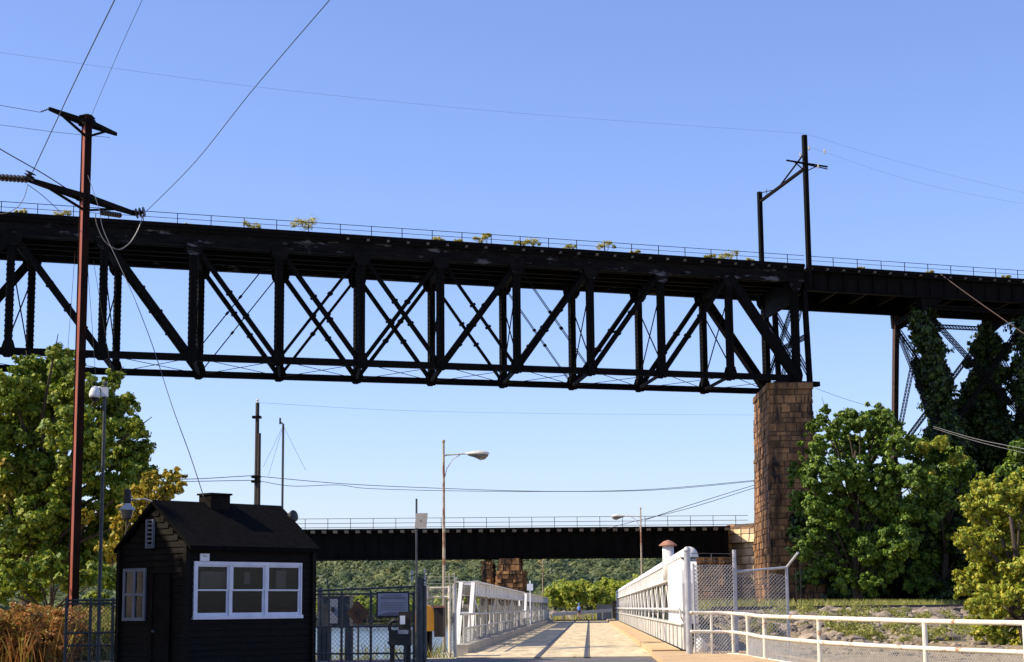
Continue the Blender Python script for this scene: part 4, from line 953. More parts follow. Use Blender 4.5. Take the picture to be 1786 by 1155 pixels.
# ------------------------------------------------------------ street lamps
def lamp(px, Y, pytop, pyarm, side, L, label, m='rustcream', z0=0, hz=None):
    b = V(gx(px, Y), Y, z0); zt = zat(px, pytop, Y); za = zat(px, pyarm, Y)
    t = thing('street_lamp', label, 'street lamp', b)
    MB().tube([b, V(b.x, Y, zt)], .085, 12, .05).build('pole', m, t)
    MB().lathe(V(b.x, Y, zt), [(.05, 0), (.08, .03), (.07, .1), (.02, .13)], 10).build('finial', m, t)
    s = side; mb = MB(); mb.tube([V(b.x, Y, za - .06), V(b.x + s * .12, Y, za), V(b.x + s * L, Y, za + .04)], .03, 8); mb.build('arm', m, t)
    mb = MB(); mb.tube([V(b.x + s * .05, Y, za - .95), V(b.x + s * .14, Y, za - .6), V(b.x + s * .4, Y, za - .2), V(b.x + s * .72, Y, za)], .018, 6); mb.build('arm_brace', m, t)
    hx = b.x + s * L; zc = za + .03
    mb = MB(); n = 12; prof = [(0, .05, .05), (.15, .1, .08), (.45, .19, .13), (.75, .24, .16), (1.0, .2, .13), (1.16, .06, .05)]
    vs = []
    for d, w, h in prof:
        for k in range(n):
            a = 2 * math.pi * k / n; yy = math.cos(a) * w; zz = math.sin(a) * h; zz = zz if zz > 0 else zz * .25; vs.append((hx + s * d, Y + yy, zc + zz))
    fs = [(i * n + k, i * n + (k + 1) % n, (i + 1) * n + (k + 1) % n, (i + 1) * n + k) for i in range(len(prof) - 1) for k in range(n)] + [tuple(range(n)), tuple(range((len(prof) - 1) * n, len(prof) * n))]
    mb.add(vs, fs); hd = mb.build('lamp_head', 'lampw', t, True)
    mb = MB(); prof = [(.22, .06, .03), (.5, .15, .11), (.78, .19, .24), (.98, .16, .2), (1.12, .05, .06)]; vs = []
    for d, w, h in prof:
        for k in range(n):
            a = 2 * math.pi * k / n; zz = math.sin(a) * h; zz = zz if zz < 0 else zz * .1; vs.append((hx + s * d, Y + math.cos(a) * w, zc + zz - .035))
    fs = [(i * n + k, i * n + (k + 1) % n, (i + 1) * n + (k + 1) % n, (i + 1) * n + k) for i in range(len(prof) - 1) for k in range(n)] + [tuple(range(n)), tuple(range((len(prof) - 1) * n, len(prof) * n))]
    mb.add(vs, fs); mb.build('lens', 'glassd', hd, True)
    return t
lamp(774.5, 78, 772, 794, 1, .85, 'large rust streaked street lamp left of the road with its head to the right', z0=-5)
lamp(1120.5, 132, 888, 901, -1, 1.0, 'street lamp right of the road with its head to the left', z0=-5)
lamp(947, 228, 968, 971, 1, .95, 'smallest distant street lamp seen below the low bridge', z0=-1)
# ------------------------------------------------------------ gate area in the middle left
GY = 47.0
def gp(px, Y=GY): return V(gx(px, Y), Y, 0)
gate = fence('chain_link_gate', 'dark chain link gate with a pale notice board, right of the hut', [gp(544), gp(596), gp(647), gp(706), gp(722)], zat(640, 1036, GY), 'galvd', 'meshd', .115, True, [zat(640, 1093, GY), zat(640, 1140, GY)], 0, .035)
mb = MB(); mb.tube([gp(544) + Z * zat(544, 1031, GY), gp(728) + Z * zat(728, 1023, GY)], .025, 8); mb.build('upper_rail', 'galvd', gate)
mb = MB(); mb.tube([gp(700) + Z * .02, gp(676) + Z * 0 + Z * zat(676, 1119, GY)][::-1], .02, 6); mb.build('brace', 'galvd', gate)
bp = thing('gate_post', 'cluster of grey gate posts with insulators at the right end of the gate', 'post', gp(736))
for px, top, r_ in ((733, 1008, .09), (741, 1003, .05), (729, 1015, .04)):
    MB().tube([gp(px, GY - .1), gp(px, GY - .1) + Z * zat(px, top, GY)], r_, 10).build('post', 'galvd', bp)
mb = MB()
for px, py in ((719, 1004), (741, 1001), (741, 1012), (741, 1022), (719, 1014)): MB().lathe(gp(px, GY - .2) + Z * zat(px, py, GY), [(.02, 0), (.035, .03), (.02, .06), (.035, .09), (.015, .12)], 8).build('insulator', 'galv', bp)
def on_face(mb, x0, x1, Y, py0, py1, th=.03):
    mb.box(gx(x0, Y), gx(x1, Y), Y, Y + th, zat((x0 + x1) / 2, py1, Y), zat((x0 + x1) / 2, py0, Y))
nb = thing('notice_board', 'pale framed notice board with faded lettering hung on the gate', 'sign', gp(685, GY - .3))
mb = MB(); on_face(mb, 659, 711.5, GY - .28, 1035, 1074); mb.build('panel', 'signw', nb)
mb = MB(); on_face(mb, 656.5, 714, GY - .26, 1032, 1035.2, .05); on_face(mb, 656.5, 714, GY - .26, 1073.6, 1077, .05); on_face(mb, 656.5, 659.2, GY - .26, 1035.4, 1073.4, .05); on_face(mb, 711.3, 714, GY - .26, 1035.4, 1073.4, .05); mb.build('frame', 'box', nb)
mb = MB(); rr2 = random.Random(3)
for row, (py, hh) in enumerate(((1038.5, 1.6), (1043, 4.2), (1052, 1.5), (1056, 1.5), (1060, 1.5), (1063.5, 1.3))):
    x = 668 if row == 0 else 664
    xe = 700 if row == 0 else 707
    while x < xe:
        w = rr2.uniform(1.2, 2.6) if row == 1 else rr2.uniform(2, 6)
        on_face(mb, x, min(xe, x + w), GY - .285, py - hh * .5 * rr2.uniform(.8, 1), py + hh * .5, .004); x += w + (.9 if row == 1 else 1.2)
mb.build('lettering', 'ink', nb)
mb = MB(); arc = [(660 + 50 * k / 10, 1073 - 5.5 * math.sin(math.pi * k / 10)) for k in range(11)]
vs = [V(gx(x, GY - .29), GY - .29, zat(x, y, GY - .29)) for x, y in arc]; vb = [V(v.x, v.y, vs[0].z - .02) for v in vs]
mb.add(vs + vb + [v + V(0, .006, 0) for v in vs] + [v + V(0, .006, 0) for v in vb], [(k, k + 1, k + 12, k + 11) for k in range(10)] + [(k, k + 1, k + 23, k + 22) for k in range(10)]); mb.build('hill_emblem', 'ink', nb)
dp = thing('warning_sign', 'dull orange diamond warning sign behind the gate', 'sign', gp(624, 50))
c = V(gx(624.5, 50), 50, zat(624.5, 1069, 50)); r_ = .33
mb = MB(); q = [c + V(-r_, 0, 0), c + V(0, 0, -r_), c + V(r_, 0, 0), c + V(0, 0, r_)]; mb.add(q + [v + V(0, .02, 0) for v in q], [(0, 1, 2, 3), (7, 6, 5, 4), (0, 4, 5, 1), (1, 5, 6, 2), (2, 6, 7, 3), (3, 7, 4, 0)]); pl_ = mb.build('panel', 'dorange', dp)
mb = MB(); mb.bar(c + V(-.1, -.01, .04), c + V(.02, -.01, -.05), .01, .04, (0, 1, 0)); mb.bar(c + V(.0, -.01, .1), c + V(.1, -.01, 0), .01, .04, (0, 1, 0)); mb.build('arrow_mark', 'box', pl_)
MB().tube([V(c.x, 50.05, 0), V(c.x, 50.05, c.z + .1)], .03, 8).build('post', 'galvd', dp)
def cabinet(name, label, x0, x1, py0, py1, Y, depth, m, cat='cabinet', legs_=0, door=None):
    t = thing(name, label, cat, V(gx((x0 + x1) / 2, Y), Y, 0))
    xa_, xb_ = gx(x0, Y), gx(x1, Y); za, zb = zat(x0, py1, Y), zat(x0, py0, Y)
    mb = MB(); mb.box(xa_, xb_, Y, Y + depth, za, zb); mb.box(xa_ - .03, xb_ + .03, Y - .03, Y + depth + .03, zb, zb + .04); mb.build('body', m, t)
    if legs_:
        for xx in (xa_ + .04, xb_ - .04):
            for yy in (Y + .05, Y + depth - .05): MB().bar((xx, yy, 0), (xx, yy, za), .06, .06, (0, 1, 0)).build('leg', m, t)
    return t, xa_, xb_, za, zb
t, a, b, c1, c2 = cabinet('equipment_cabinet', 'dark grey equipment cabinet with a pale front panel, beside the hut', 556, 610, 1042, 1094, 50.5, .7, 'galvd', legs_=1)
mb = MB(); mb.box(gx(575, 50.45), gx(589, 50.45), 50.46, 50.497, c1 + .1, c2 - .05); mb.build('door', 'signw', t); mb = MB(); mb.box(gx(577, 50.4), gx(583, 50.4), 50.44, 50.458, c2 - .4, c2 - .27); mb.build('meter_window', 'box', t)
for px_ in (558, 566, 574, 609):
    pt_ = tag(MB().tube([gp(px_, 49.5), gp(px_, 49.5) + Z * zat(px_, 1095 if px_ > 560 else 1025, 49.5)], .07 if px_ != 609 else .12, 8).build('steel_post', 'galvd'), {558: 'leftmost grey post behind the gate, against the hut corner', 566: 'second grey post behind the gate from the hut corner', 574: 'third grey post behind the gate, under the cabinet door', 609: 'thick grey post below the right edge of the cabinet'}[px_], 'post')
ap = tag(MB().bar(gp(574, 48) + Z * zat(574, 1034, 48), gp(570, 48) + Z * zat(570, 1008, 48), .03, .03).tube([gp(574, 48), gp(574, 48) + Z * zat(574, 1034, 48)], .03, 6).build('angled_post', 'galvd'), 'thin dark post with a leaning tip above the gate near the hut', 'post')
og_ = thing('orange_drum', 'bright orange tank with a dark box, between the gate post and the lit fence', 'tank', gp(755, 52))
dcx = V(gx(748, 52), 52.3, 0)
mb = MB(); z0 = zat(748, 1101, 52); z1 = zat(748, 1055, 52)
prof = []
w_ = gx(757, 52) - gx(723, 52)
vs = []; n = 14
for k in range(n + 1):
    a_ = math.pi * k / n; vs.append((gx(740, 52) - math.cos(a_) * w_ / 2, z1 - .28 + math.sin(a_) * .28))
vs = [(gx(740, 52) - w_ / 2, z0)] + vs + [(gx(740, 52) + w_ / 2, z0)]
nn_ = len(vs); mb.add([(x, 52, z) for x, z in vs] + [(x, 52.6, z) for x, z in vs], [tuple(range(nn_))[::-1], tuple(range(nn_, 2 * nn_))] + [(k, (k + 1) % nn_, (k + 1) % nn_ + nn_, k + nn_) for k in range(nn_)])
mb.build('tank', 'orange', og_)
mb = MB(); mb.box(gx(757.5, 52), gx(773, 52), 51.9, 52.7, zat(765, 1111, 52), zat(765, 1060, 52)); mb.build('control_box', 'wood', og_)
mb = MB(); mb.box(gx(756, 52), gx(774.5, 52), 51.86, 52.74, zat(765, 1060, 52), zat(765, 1056.5, 52)); mb.build('lid', 'rustcap', og_)
for px_ in (745, 750, 727): MB().bar(gp(px_, 52.3), gp(px_, 52.3) + Z * zat(px_, 1100, 52.3), .12, .12, (0, 1, 0)).build('leg', 'box', og_)
# card reader pedestal
kp = thing('card_reader_pedestal', 'dark access pedestal with a curved hood and pale paper notice', 'pedestal', gp(697, 43))
mb = MB(); on_face(mb, 678, 717, 43, 1099, 1126, .35); mb.build('body', 'box', kp)
mb = MB(); on_face(mb, 680, 688, 43.1, 1126, 1175, .12); on_face(mb, 708, 716, 43.1, 1126, 1175, .12); mb.build('leg', 'box', kp)
mb = MB(); mb.tube([at(680, 1100, 43.1), at(679, 1092, 43.1), at(682, 1085, 43.1), at(688, 1082, 43.1), at(694, 1083, 43.1)], .045, 8); mb.build('hood', 'box', kp)
mb = MB(); on_face(mb, 695, 716, 43.05, 1067, 1099, .12); bx_ = mb.build('reader_box', 'wood', kp); mb = MB(); on_face(mb, 697.5, 706.5, 43.03, 1074, 1089, .01); mb.build('paper', 'camw', bx_)
mb = MB(); on_face(mb, 694, 712, 42.97, 1099, 1106, .02); mb.build('label_plate', 'signw', kp)
# camera/solar post in front
sp_ = thing('slim_post', 'tall slim grey post with a tilted square panel on top, right of the hut', 'post', gp(726.5, 43))
sx = gx(726.5, 43); MB().tube([V(sx, 43, 0), V(sx, 43, zat(725, 870, 43))], .024, 8).build('pole', 'galvd', sp_)
c = V(gx(734.5, 42.9), 42.9, zat(734.5, 908, 42.9))
mb = MB(); hx_, hz_ = .155, .18; tq = [V(-hx_, 0, -hz_), V(hx_ - .03, 0, -hz_), V(hx_, .06, hz_), V(-hx_ + .03, .06, hz_)]
mb.add([c + v for v in tq] + [c + v + V(0, .04, 0) for v in tq], [(0, 1, 2, 3), (7, 6, 5, 4), (0, 4, 5, 1), (1, 5, 6, 2), (2, 6, 7, 3), (3, 7, 4, 0)]); mb.build('square_panel', 'gconc', sp_)
MB().bar(V(sx, 43, c.z - .05), c + V(0, .04, 0), .04, .04).build('bracket', 'galvd', sp_)
fence('chain_link_fence', 'short sunlit chain link fence with cream rail before the river, beside the street lamp', [gp(744, 53), gp(784, 53), gp(793, 53)], zat(785, 1025, 53), 'cream', 'meshw', .1, True, [zat(785, 1041, 53)], 1, .05)
rp2 = tag(MB().tube([gp(793, 52.8), gp(793, 52.8) + Z * zat(793, 1019, 52.8)], .06, 8).tube([gp(793, 52.8) + Z * zat(793, 1020, 52.8), at(796, 1008, 52.3)], .03, 6).build('fence_post', 'galv'), 'grey fence post with a leaning barbed wire arm just left of the bridge', 'post')
wp2 = thing('bridge_sign', 'small white rectangular sign on a thin post along the left truss', 'sign', V(gx(925, 118), 118, 0))
mb = MB(); on_face(mb, 919.5, 930, 118, 1018.5, 1030); mb.build('panel', 'camw', wp2); MB().tube([V(gx(925, 118), 118.05, 0), V(gx(925, 118), 118.05, zat(925, 1013, 118))], .04, 6).build('post', 'camw', wp2)
# ------------------------------------------------------------ right side: gate, chain link, cream railing
gq = thing('gate_post', 'stout pale grey steel post at the near end of the right truss', 'post', V(gx(1199, 48.2), 48.2, .1))
zz = zat(1197, 962, 48.2)
MB().tube([V(gx(1200.5, 48.2), 48.2, 0), V(gx(1200.5, 48.2), 48.2, zz)], .085, 14).build('post', 'galv', gq)
MB().lathe(V(gx(1200.5, 48.2), 48.2, zz), [(.1, 0), (.1, .05), (.06, .11), (.02, .13)], 14).build('cap', 'galv', gq)
fy = 49
pl2 = [V(gx(1211, fy), fy, .1), V(gx(1283, fy + .6), fy + .6, .1), V(gx(1374, 50.2), 50.2, -.1)]
zf = zat(1283, 991, 49.6)
rf = thing('chain_link_fence', 'tall galvanised chain link fence with barbed wire in front of the stone abutment', 'fence', pl2[0])
for p, r_, tp in ((pl2[0], .028, zat(1211, 983, fy)), (pl2[1], .055, zat(1281, 958, fy)), (pl2[2], .042, zat(1371, 990, 50.2))):
    MB().tube([p, V(p.x, p.y, tp)], r_, 10).build('post', 'galv', rf)
MB().tube([V(pl2[1].x, pl2[1].y, zf - .1), V(pl2[2].x, pl2[2].y, zat(1371, 990, 50.2))], .035, 8).build('top_rail', 'galv', rf)
MB().tube([V(pl2[2].x, pl2[2].y, zat(1371, 990, 50.2)), at(1392, 964, 49.8)], .035, 8).build('barbed_arm', 'galv', rf)
mb = MB(); chainlink(mb, pl2[0], pl2[1], .02, zat(1240, 985, fy) - .1, .105, .013); mb.build('chain_link', 'meshw', rf)
mb = MB(); chainlink(mb, pl2[1], pl2[2], .02, zf - .1, .105, .009); mb.build('chain_link', 'meshw', rf)
mb = MB()
for py in (965, 972, 978):
    mb.tube([V(gx(1200, fy), fy, zat(1200, py, fy)), V(pl2[1].x, pl2[1].y, zat(1283, py, fy))], .008, 4)
mb.tube([V(gx(1243, fy), fy, zat(1243, 966, fy)), V(gx(1243, fy), fy, zat(1243, 978, fy))], .012, 4); mb.build('barbed_wire', 'galvd', rf)
ck = thing('whitewashed_stone', 'rounded white stone block behind the chain link at the truss end', 'stone', V(gx(1220, 49.6), 49.8, 0))
mb = MB(); mb.lathe(V(gx(1220, 49.8), 49.9, .1), [(.19, 0), (.185, .16), (.15, .32), (.09, .42), (.02, .45)], 12); mb.build('block', 'white', ck, True)
# cream railing that curves toward the viewer
rpts = [(1203, 48.0), (1240, 48.0), (1277, 47.8), (1303, 46.2), (1332, 43.3), (1427, 37.5), (1611, 33.2), (1786, 31), (2010, 29)]
topy = {1203: 1069, 1240: 1069, 1277: 1070, 1303: 1072, 1332: 1075, 1427: 1078, 1611: 1083.5, 1786: 1087, 2010: 1092}
cr = thing('guard_railing', 'cream painted pipe railing with rust patches curving along the right foreground', 'railing', V(gx(1427, 37.5), 37.5, 0))
def sm(pts, k=6):
    out = []
    for i in range(len(pts) - 1):
        a = pts[max(i - 1, 0)]; b = pts[i]; c = pts[i + 1]; d = pts[min(i + 2, len(pts) - 1)]
        for j in range(k):
            s = j / k; out.append(.5 * ((2 * b) + (c - a) * s + (2 * a - 5 * b + 4 * c - d) * s * s + (3 * b - a - 3 * c + d) * s ** 3))
    out.append(pts[-1]); return out
tp_ = [V(gx(x, Y), Y, zat(x, topy[x], Y)) for x, Y in rpts]
MB().tube(sm(tp_), .047, 10).build('top_rail', 'cream', cr, True)
gapz = .49
MB().tube(sm([p - Z * gapz for p in tp_]), .043, 10).build('middle_rail', 'cream', cr, True)
MB().tube(sm([V(p.x, p.y, .16) for p in tp_[1:]]), .02, 8).build('bottom_rail', 'cream', cr, True)
for p, (x, Y) in list(zip(tp_, rpts))[1:]:
    MB().tube([V(p.x, p.y, -.1), p], .047 if x > 1300 else .036, 10).build('post', 'cream', cr)
mb = MB(); q = sm([V(p.x, p.y, 0) for p in tp_[3:]], 4)
for a, b in zip(q[:-1], q[1:]): chainlink(mb, a, b, .17, .60, .078, .006)
mb.build('chain_link', 'meshw', cr)
for a, b, s_ in ((1203, 1240, 0), (1240, 1277, 1)):
    mb = MB(); chainlink(mb, gp(a, 48.05), gp(b, 47.9), .17, .72, .1, .008); mb.build('chain_link', 'meshw', cr)
# ------------------------------------------------------------ railway track, rocks, weeds
tk = thing('railway_track', 'rusty rail track curving along the top of the rocky bank', 'rail track', TR0)
tq_ = V(.9217, -.388, 0)
for o in (-.72, .72):
    mb = MB(); 
    for k in range(0, 17):
        p = TR0 + TRD * (-16 + 6 * k) + tq_ * o; q = TR0 + TRD * (-10 + 6 * k) + tq_ * o
        mb.bar(V(p.x, p.y, hgt(p.x, p.y) + .33), V(q.x, q.y, hgt(q.x, q.y) + .33), .07, .15)
    mb.build('rail', 'trestle', tk)
mb = MB(); s = -16
while s < 86:
    p = TR0 + TRD * s; z = hgt(p.x, p.y) + .17; mb.bar(V(p.x, p.y, z) - tq_ * 1.25, V(p.x, p.y, z) + tq_ * 1.25, .24, .17); s += .62
mb.build('sleepers', 'wood', tk)
bl = MB(); s = -18
L_ = []
while s < 90:
    p = TR0 + TRD * s
    for o in (-2.4, -1.4, 1.4, 2.4):
        c = p + tq_ * o; L_.append((c.x, c.y, hgt(c.x, c.y) + (.2 if abs(o) < 2 else -.15)))
    s += 3
n = len(L_) // 4; bl.add(L_, [(4 * i + k, 4 * i + k + 1, 4 * i + k + 5, 4 * i + k + 4) for i in range(n - 1) for k in range(3)]); tag(bl.build('ballast', 'ballast', None, True), kind='structure')
def rock_mesh(n, region, smin, smax, m, name, flat=.55):
    mb = MB(); rr = random.Random(21)
    ico = [(0, 0, 1), (.9, 0, .4), (.28, .85, .4), (-.72, .53, .4), (-.72, -.53, .4), (.28, -.85, .4), (.8, .5, -.4), (-.3, .9, -.4), (-.95, 0, -.4), (-.3, -.9, -.4), (.8, -.5, -.4), (0, 0, -1)]
    fc = [(0, 1, 2), (0, 2, 3), (0, 3, 4), (0, 4, 5), (0, 5, 1), (1, 6, 2), (2, 6, 7), (2, 7, 3), (3, 7, 8), (3, 8, 4), (4, 8, 9), (4, 9, 5), (5, 9, 10), (5, 10, 1), (1, 10, 6), (11, 7, 6), (11, 8, 7), (11, 9, 8), (11, 10, 9), (11, 6, 10)]
    for _ in range(n):
        x, y = region(rr); s = rr.uniform(smin, smax) * (1 if rr.random() < .85 else 1.9); a = rr.uniform(0, 6.28); st = rr.uniform(.6, 1.5)
        z = hgt(x, y) + s * .1; vs = []
        for v in ico:
            k = rr.uniform(.75, 1.2); X = v[0] * s * st * k; Y_ = v[1] * s * k
            vs.append((x + X * math.cos(a) - Y_ * math.sin(a), y + X * math.sin(a) + Y_ * math.cos(a), z + v[2] * s * flat * k))
        mb.add(vs, fc)
    return tag(mb.build(name, m), kind='stuff')
def bank(rr):
    q = rr.uniform(2.5, 15); s = rr.uniform(-35, 60); p = TR0 + TRD * s + tq_ * q; return p.x, p.y
tag(rock_mesh(2300, bank, .08, .36, 'rock', 'rubble'), 'grey brown broken rocks covering the bank below the track', 'rocks')
def lot(rr): return rr.uniform(5.5, 45), rr.uniform(46, 110)
tag(rock_mesh(2200, lot, .04, .14, 'rock', 'stones'), 'small loose stones scattered over the gravel ground', 'stones')
def grass(n, region, h, m, name, lab, cat, w=.03, seed=5):
    rr = np.random.RandomState(seed); P = np.array([region() for _ in range(n)]); hh = h * rr.uniform(.4, 1.25, n)
    a = rr.uniform(0, 6.28, n); dx, dy = np.cos(a) * w, np.sin(a) * w; lx_, ly_ = rr.normal(size=n) * .25 * hh, rr.normal(size=n) * .25 * hh
    v = np.stack([np.stack([P[:, 0] - dx, P[:, 1] - dy, P[:, 2]], 1), np.stack([P[:, 0] + dx, P[:, 1] + dy, P[:, 2]], 1),
                  np.stack([P[:, 0] + dx * .7 + lx_ * .5, P[:, 1] + dy * .7 + ly_ * .5, P[:, 2] + hh * .6], 1), np.stack([P[:, 0] + lx_, P[:, 1] + ly_, P[:, 2] + hh], 1)], 1).reshape(-1, 3)
    o = npmesh(name, v, np.arange(4 * n).reshape(-1, 4), m); return tag(o, lab, cat, kind='stuff')
def gtrack():
    s = R.uniform(-20, 75); o = R.choice([R.gauss(-4.0, 1.1), R.gauss(-3.4, .7)]); p = TR0 + TRD * s + tq_ * o
    p.x += .5 * math.sin(s * 1.7); return (p.x, p.y, hgt(p.x, p.y))
tufts = [bank(R) for _ in range(110)]
def gbank():
    c = R.choice(tufts); x, y = c[0] + R.gauss(0, .5), c[1] + R.gauss(0, .9); return (x, y, hgt(x, y))
grass(11000, gtrack, .8, 'weed', 'track_weeds', 'pale green weeds growing along both sides of the track', 'weeds', .05)
P = clumps([((x_ + R.gauss(0, .6), y_ + R.gauss(0, .8), hgt(x_, y_) + .12), R.uniform(.2, .75)) for x_, y_ in tufts for _ in range(2)], 600, .4); v, q = leaf_quads(P, .07)
tag(npmesh('bank_weeds', v, q, 'weed'), 'low green weeds scattered over the rocky bank', 'weeds', kind='stuff')
grass(2500, gbank, .4, 'weed', 'bank_grass', 'thin dry grass between the rocks of the bank', 'grass', .018, 8)
riv = [(gx(px, 52) , R.uniform(50.5, 54)) for px in (552, 560, 600, 612, 645, 690, 760, 775) for _ in range(2)]
def griv():
    c = R.choice(riv); x, y = c[0] + R.gauss(0, .16), c[1] + R.gauss(0, .3); return (x, y, max(-.3, hgt(x, y)))
grass(500, griv, .42, 'weed', 'shore_weeds', 'dry weeds along the river edge behind the gate', 'weeds', .008, 9)
def gfar(): x, y = R.uniform(-8, 12), R.uniform(205, 300); return (x, y, hgt(x, y))
grass(5000, gfar, .7, 'weed', 'far_grass', 'pale grass beyond the end of the bridge', 'grass', .1, 10)
for px, py0, py1, Y, lab in ((1390, 990, 1062, 118, 'left thin grey sign stake beside the pier foot'), (1398, 980, 1064, 119, 'right thin grey sign stake beside the pier foot')):
    p = V(gx(px, Y), Y, hgt(gx(px, Y), Y)); tag(MB().bar(p, V(p.x, p.y, zat(px, py0, Y)), .05, .05, (0, 1, 0)).build('stake', 'wood'), lab, 'stake')
# far end of the road: guard rail, slab, shore
grl = thing('guardrail', 'long horizontal metal guardrail across the far end of the road', 'guardrail', V(0, 195, 0))
a, b = V(gx(963, 194), 194, zat(963, 1072, 194)), V(gx(1068, 196), 196, zat(1068, 1064.5, 196))
mb = MB()
for o in (-.12, 0, .12): mb.bar(a + Z * o - V(0, .05 * (o == 0), 0), b + Z * o - V(0, .05 * (o == 0), 0), .06, .11)
mb.build('beam', 'galv', grl)
for k in range(7):
    p = a.lerp(b, k / 6); MB().bar(V(p.x, p.y + .15, -.2), V(p.x, p.y + .15, p.z + .1), .14, .14, (0, 1, 0)).build('post', 'gconc', grl)
bw = tag(MB().box(gx(1041, 205), gx(1068, 205), 205, 206, .0, zat(1050, 1056, 205)).box(gx(1040, 205), gx(1069, 205), 204.9, 206.1, zat(1050, 1056, 205), zat(1050, 1054.5, 205)).build('barrier_wall', 'gconc'), 'pale low concrete barrier at the far right end of the road', 'barrier')
ed = tag(MB().box(gx(968, 186.5), gx(1066, 186.5), 186.2, 186.9, .0, .16).build('expansion_joint', 'steel2'), 'dark raised joint across the road at the far bridge end', 'joint')
rck = rock_mesh(260, lambda rr: (rr.uniform(-9, 9), rr.uniform(215, 262)), .3, .9, 'rock', 'shore_rocks'); tag(rck, 'pale rocks on the far shore beyond the guardrail', 'rocks')
# dark box at the far right end
t, *_ = cabinet('end_cabinet', 'small dark cabinet standing at the far end of the right truss', 1068, 1076, 1049, 1078, 182, .6, 'wood')
# cyclist
cyx = gx(1010.5, 196); CYC = V(cyx, 190.5, .05)
ps_ = thing('person', 'person in a blue top and helmet cycling away at the end of the road', 'person', CYC)
def skinbody(parent):
    me = bpy.data.meshes.new('body'); X, Y, Zb = CYC
    J = dict(pel=(0, 0, .98), sp=(0, .12, 1.2), ch=(0, .26, 1.38), nk=(0, .34, 1.5), hd=(0, .38, 1.62), ht=(0, .38, 1.72),
             ls=(-.17, .26, 1.4), le=(-.25, .42, 1.17), lh=(-.24, .62, 1.05), rs=(.17, .26, 1.4), re=(.25, .42, 1.17), rh=(.24, .62, 1.05),
             lp=(-.09, 0, .95), lk=(-.11, .34, .78), la=(-.1, .2, .40), lf=(-.1, .34, .34), rp=(.09, 0, .95), rk=(.11, .22, .58), ra=(.1, .02, .20), rf=(.1, .18, .14))
    rad = dict(pel=.14, sp=.13, ch=.15, nk=.06, hd=.09, ht=.08, ls=.065, le=.045, lh=.035, rs=.065, re=.045, rh=.035, lp=.09, lk=.06, la=.04, lf=.04, rp=.09, rk=.06, ra=.04, rf=.04)
    names = list(J); e = [('pel', 'sp'), ('sp', 'ch'), ('ch', 'nk'), ('nk', 'hd'), ('hd', 'ht'), ('ch', 'ls'), ('ls', 'le'), ('le', 'lh'), ('ch', 'rs'), ('rs', 're'), ('re', 'rh'), ('pel', 'lp'), ('lp', 'lk'), ('lk', 'la'), ('la', 'lf'), ('pel', 'rp'), ('rp', 'rk'), ('rk', 'ra'), ('ra', 'rf')]
    me.from_pydata([(X + J[k][0], Y + J[k][1], Zb + J[k][2]) for k in names], [(names.index(a), names.index(b)) for a, b in e], [])
    o = bpy.data.objects.new('body', me); COL.objects.link(o); md = o.modifiers.new('skin', 'SKIN')
    for i, k in enumerate(names): me.skin_vertices[0].data[i].radius = (rad[k], rad[k])
    me.skin_vertices[0].data[0].use_root = True
    o.modifiers.new('sub', 'SUBSURF').levels = 1; o.modifiers['sub'].render_levels = 2
    me.materials.append(M['skin']); o.parent = parent; o.matrix_parent_inverse = parent_inv(parent); return o
bd = skinbody(ps_)
cv = lambda x, y, z: V(CYC.x + x, CYC.y + y, CYC.z + z)
MB().tube([cv(0, -.04, 1.0), cv(0, .1, 1.18), cv(0, .24, 1.36), cv(0, .3, 1.48)], [.16, .165, .19, .09], 12).build('shirt', 'blue', bd, True)
MB().tube([cv(0, -.02, 1.08), cv(0, 0, .9)], [.165, .15], 12).build('shorts', 'navy', bd, True)
MB().tube([cv(0, .38, 1.68), cv(0, .38, 1.76), cv(0, .38, 1.83)], [.125, .12, .04], 12).build('helmet', 'blue', bd, True)
bk = thing('bicycle', 'bicycle ridden by the person in blue at the road end', 'bicycle', CYC)
for y_ in (-.42, .62):
    mb = MB(); mb.tube([cv(0, y_ + .34 * math.cos(q * math.pi / 10), .36 + .34 * math.sin(q * math.pi / 10)) for q in range(21)], .022, 6)
    for q in range(8): mb.bar(cv(0, y_, .36), cv(0, y_ + .33 * math.cos(q * math.pi / 4), .36 + .33 * math.sin(q * math.pi / 4)), .005, .005)
    mb.build('wheel', 'box', bk)
mb = MB()
for p, q in (((0, -.42, .36), (0, .05, .34)), ((0, -.42, .36), (0, -.1, .8)), ((0, .05, .34), (0, -.12, .9)), ((0, -.1, .8), (0, .48, .85)), ((0, .05, .34), (0, .48, .82)), ((0, .62, .36), (0, .46, .98))): mb.tube([cv(*p), cv(*q)], .02, 6)
mb.build('frame', 'redsteel', bk); MB().tube([cv(-.26, .58, 1.0), cv(0, .47, 1.02), cv(.26, .58, 1.0)], .016, 6).build('handlebar', 'box', bk)
MB().tube([cv(0, -.24, .92), cv(0, -.02, .92)], [.07, .03], 8).build('saddle', 'box', bk)
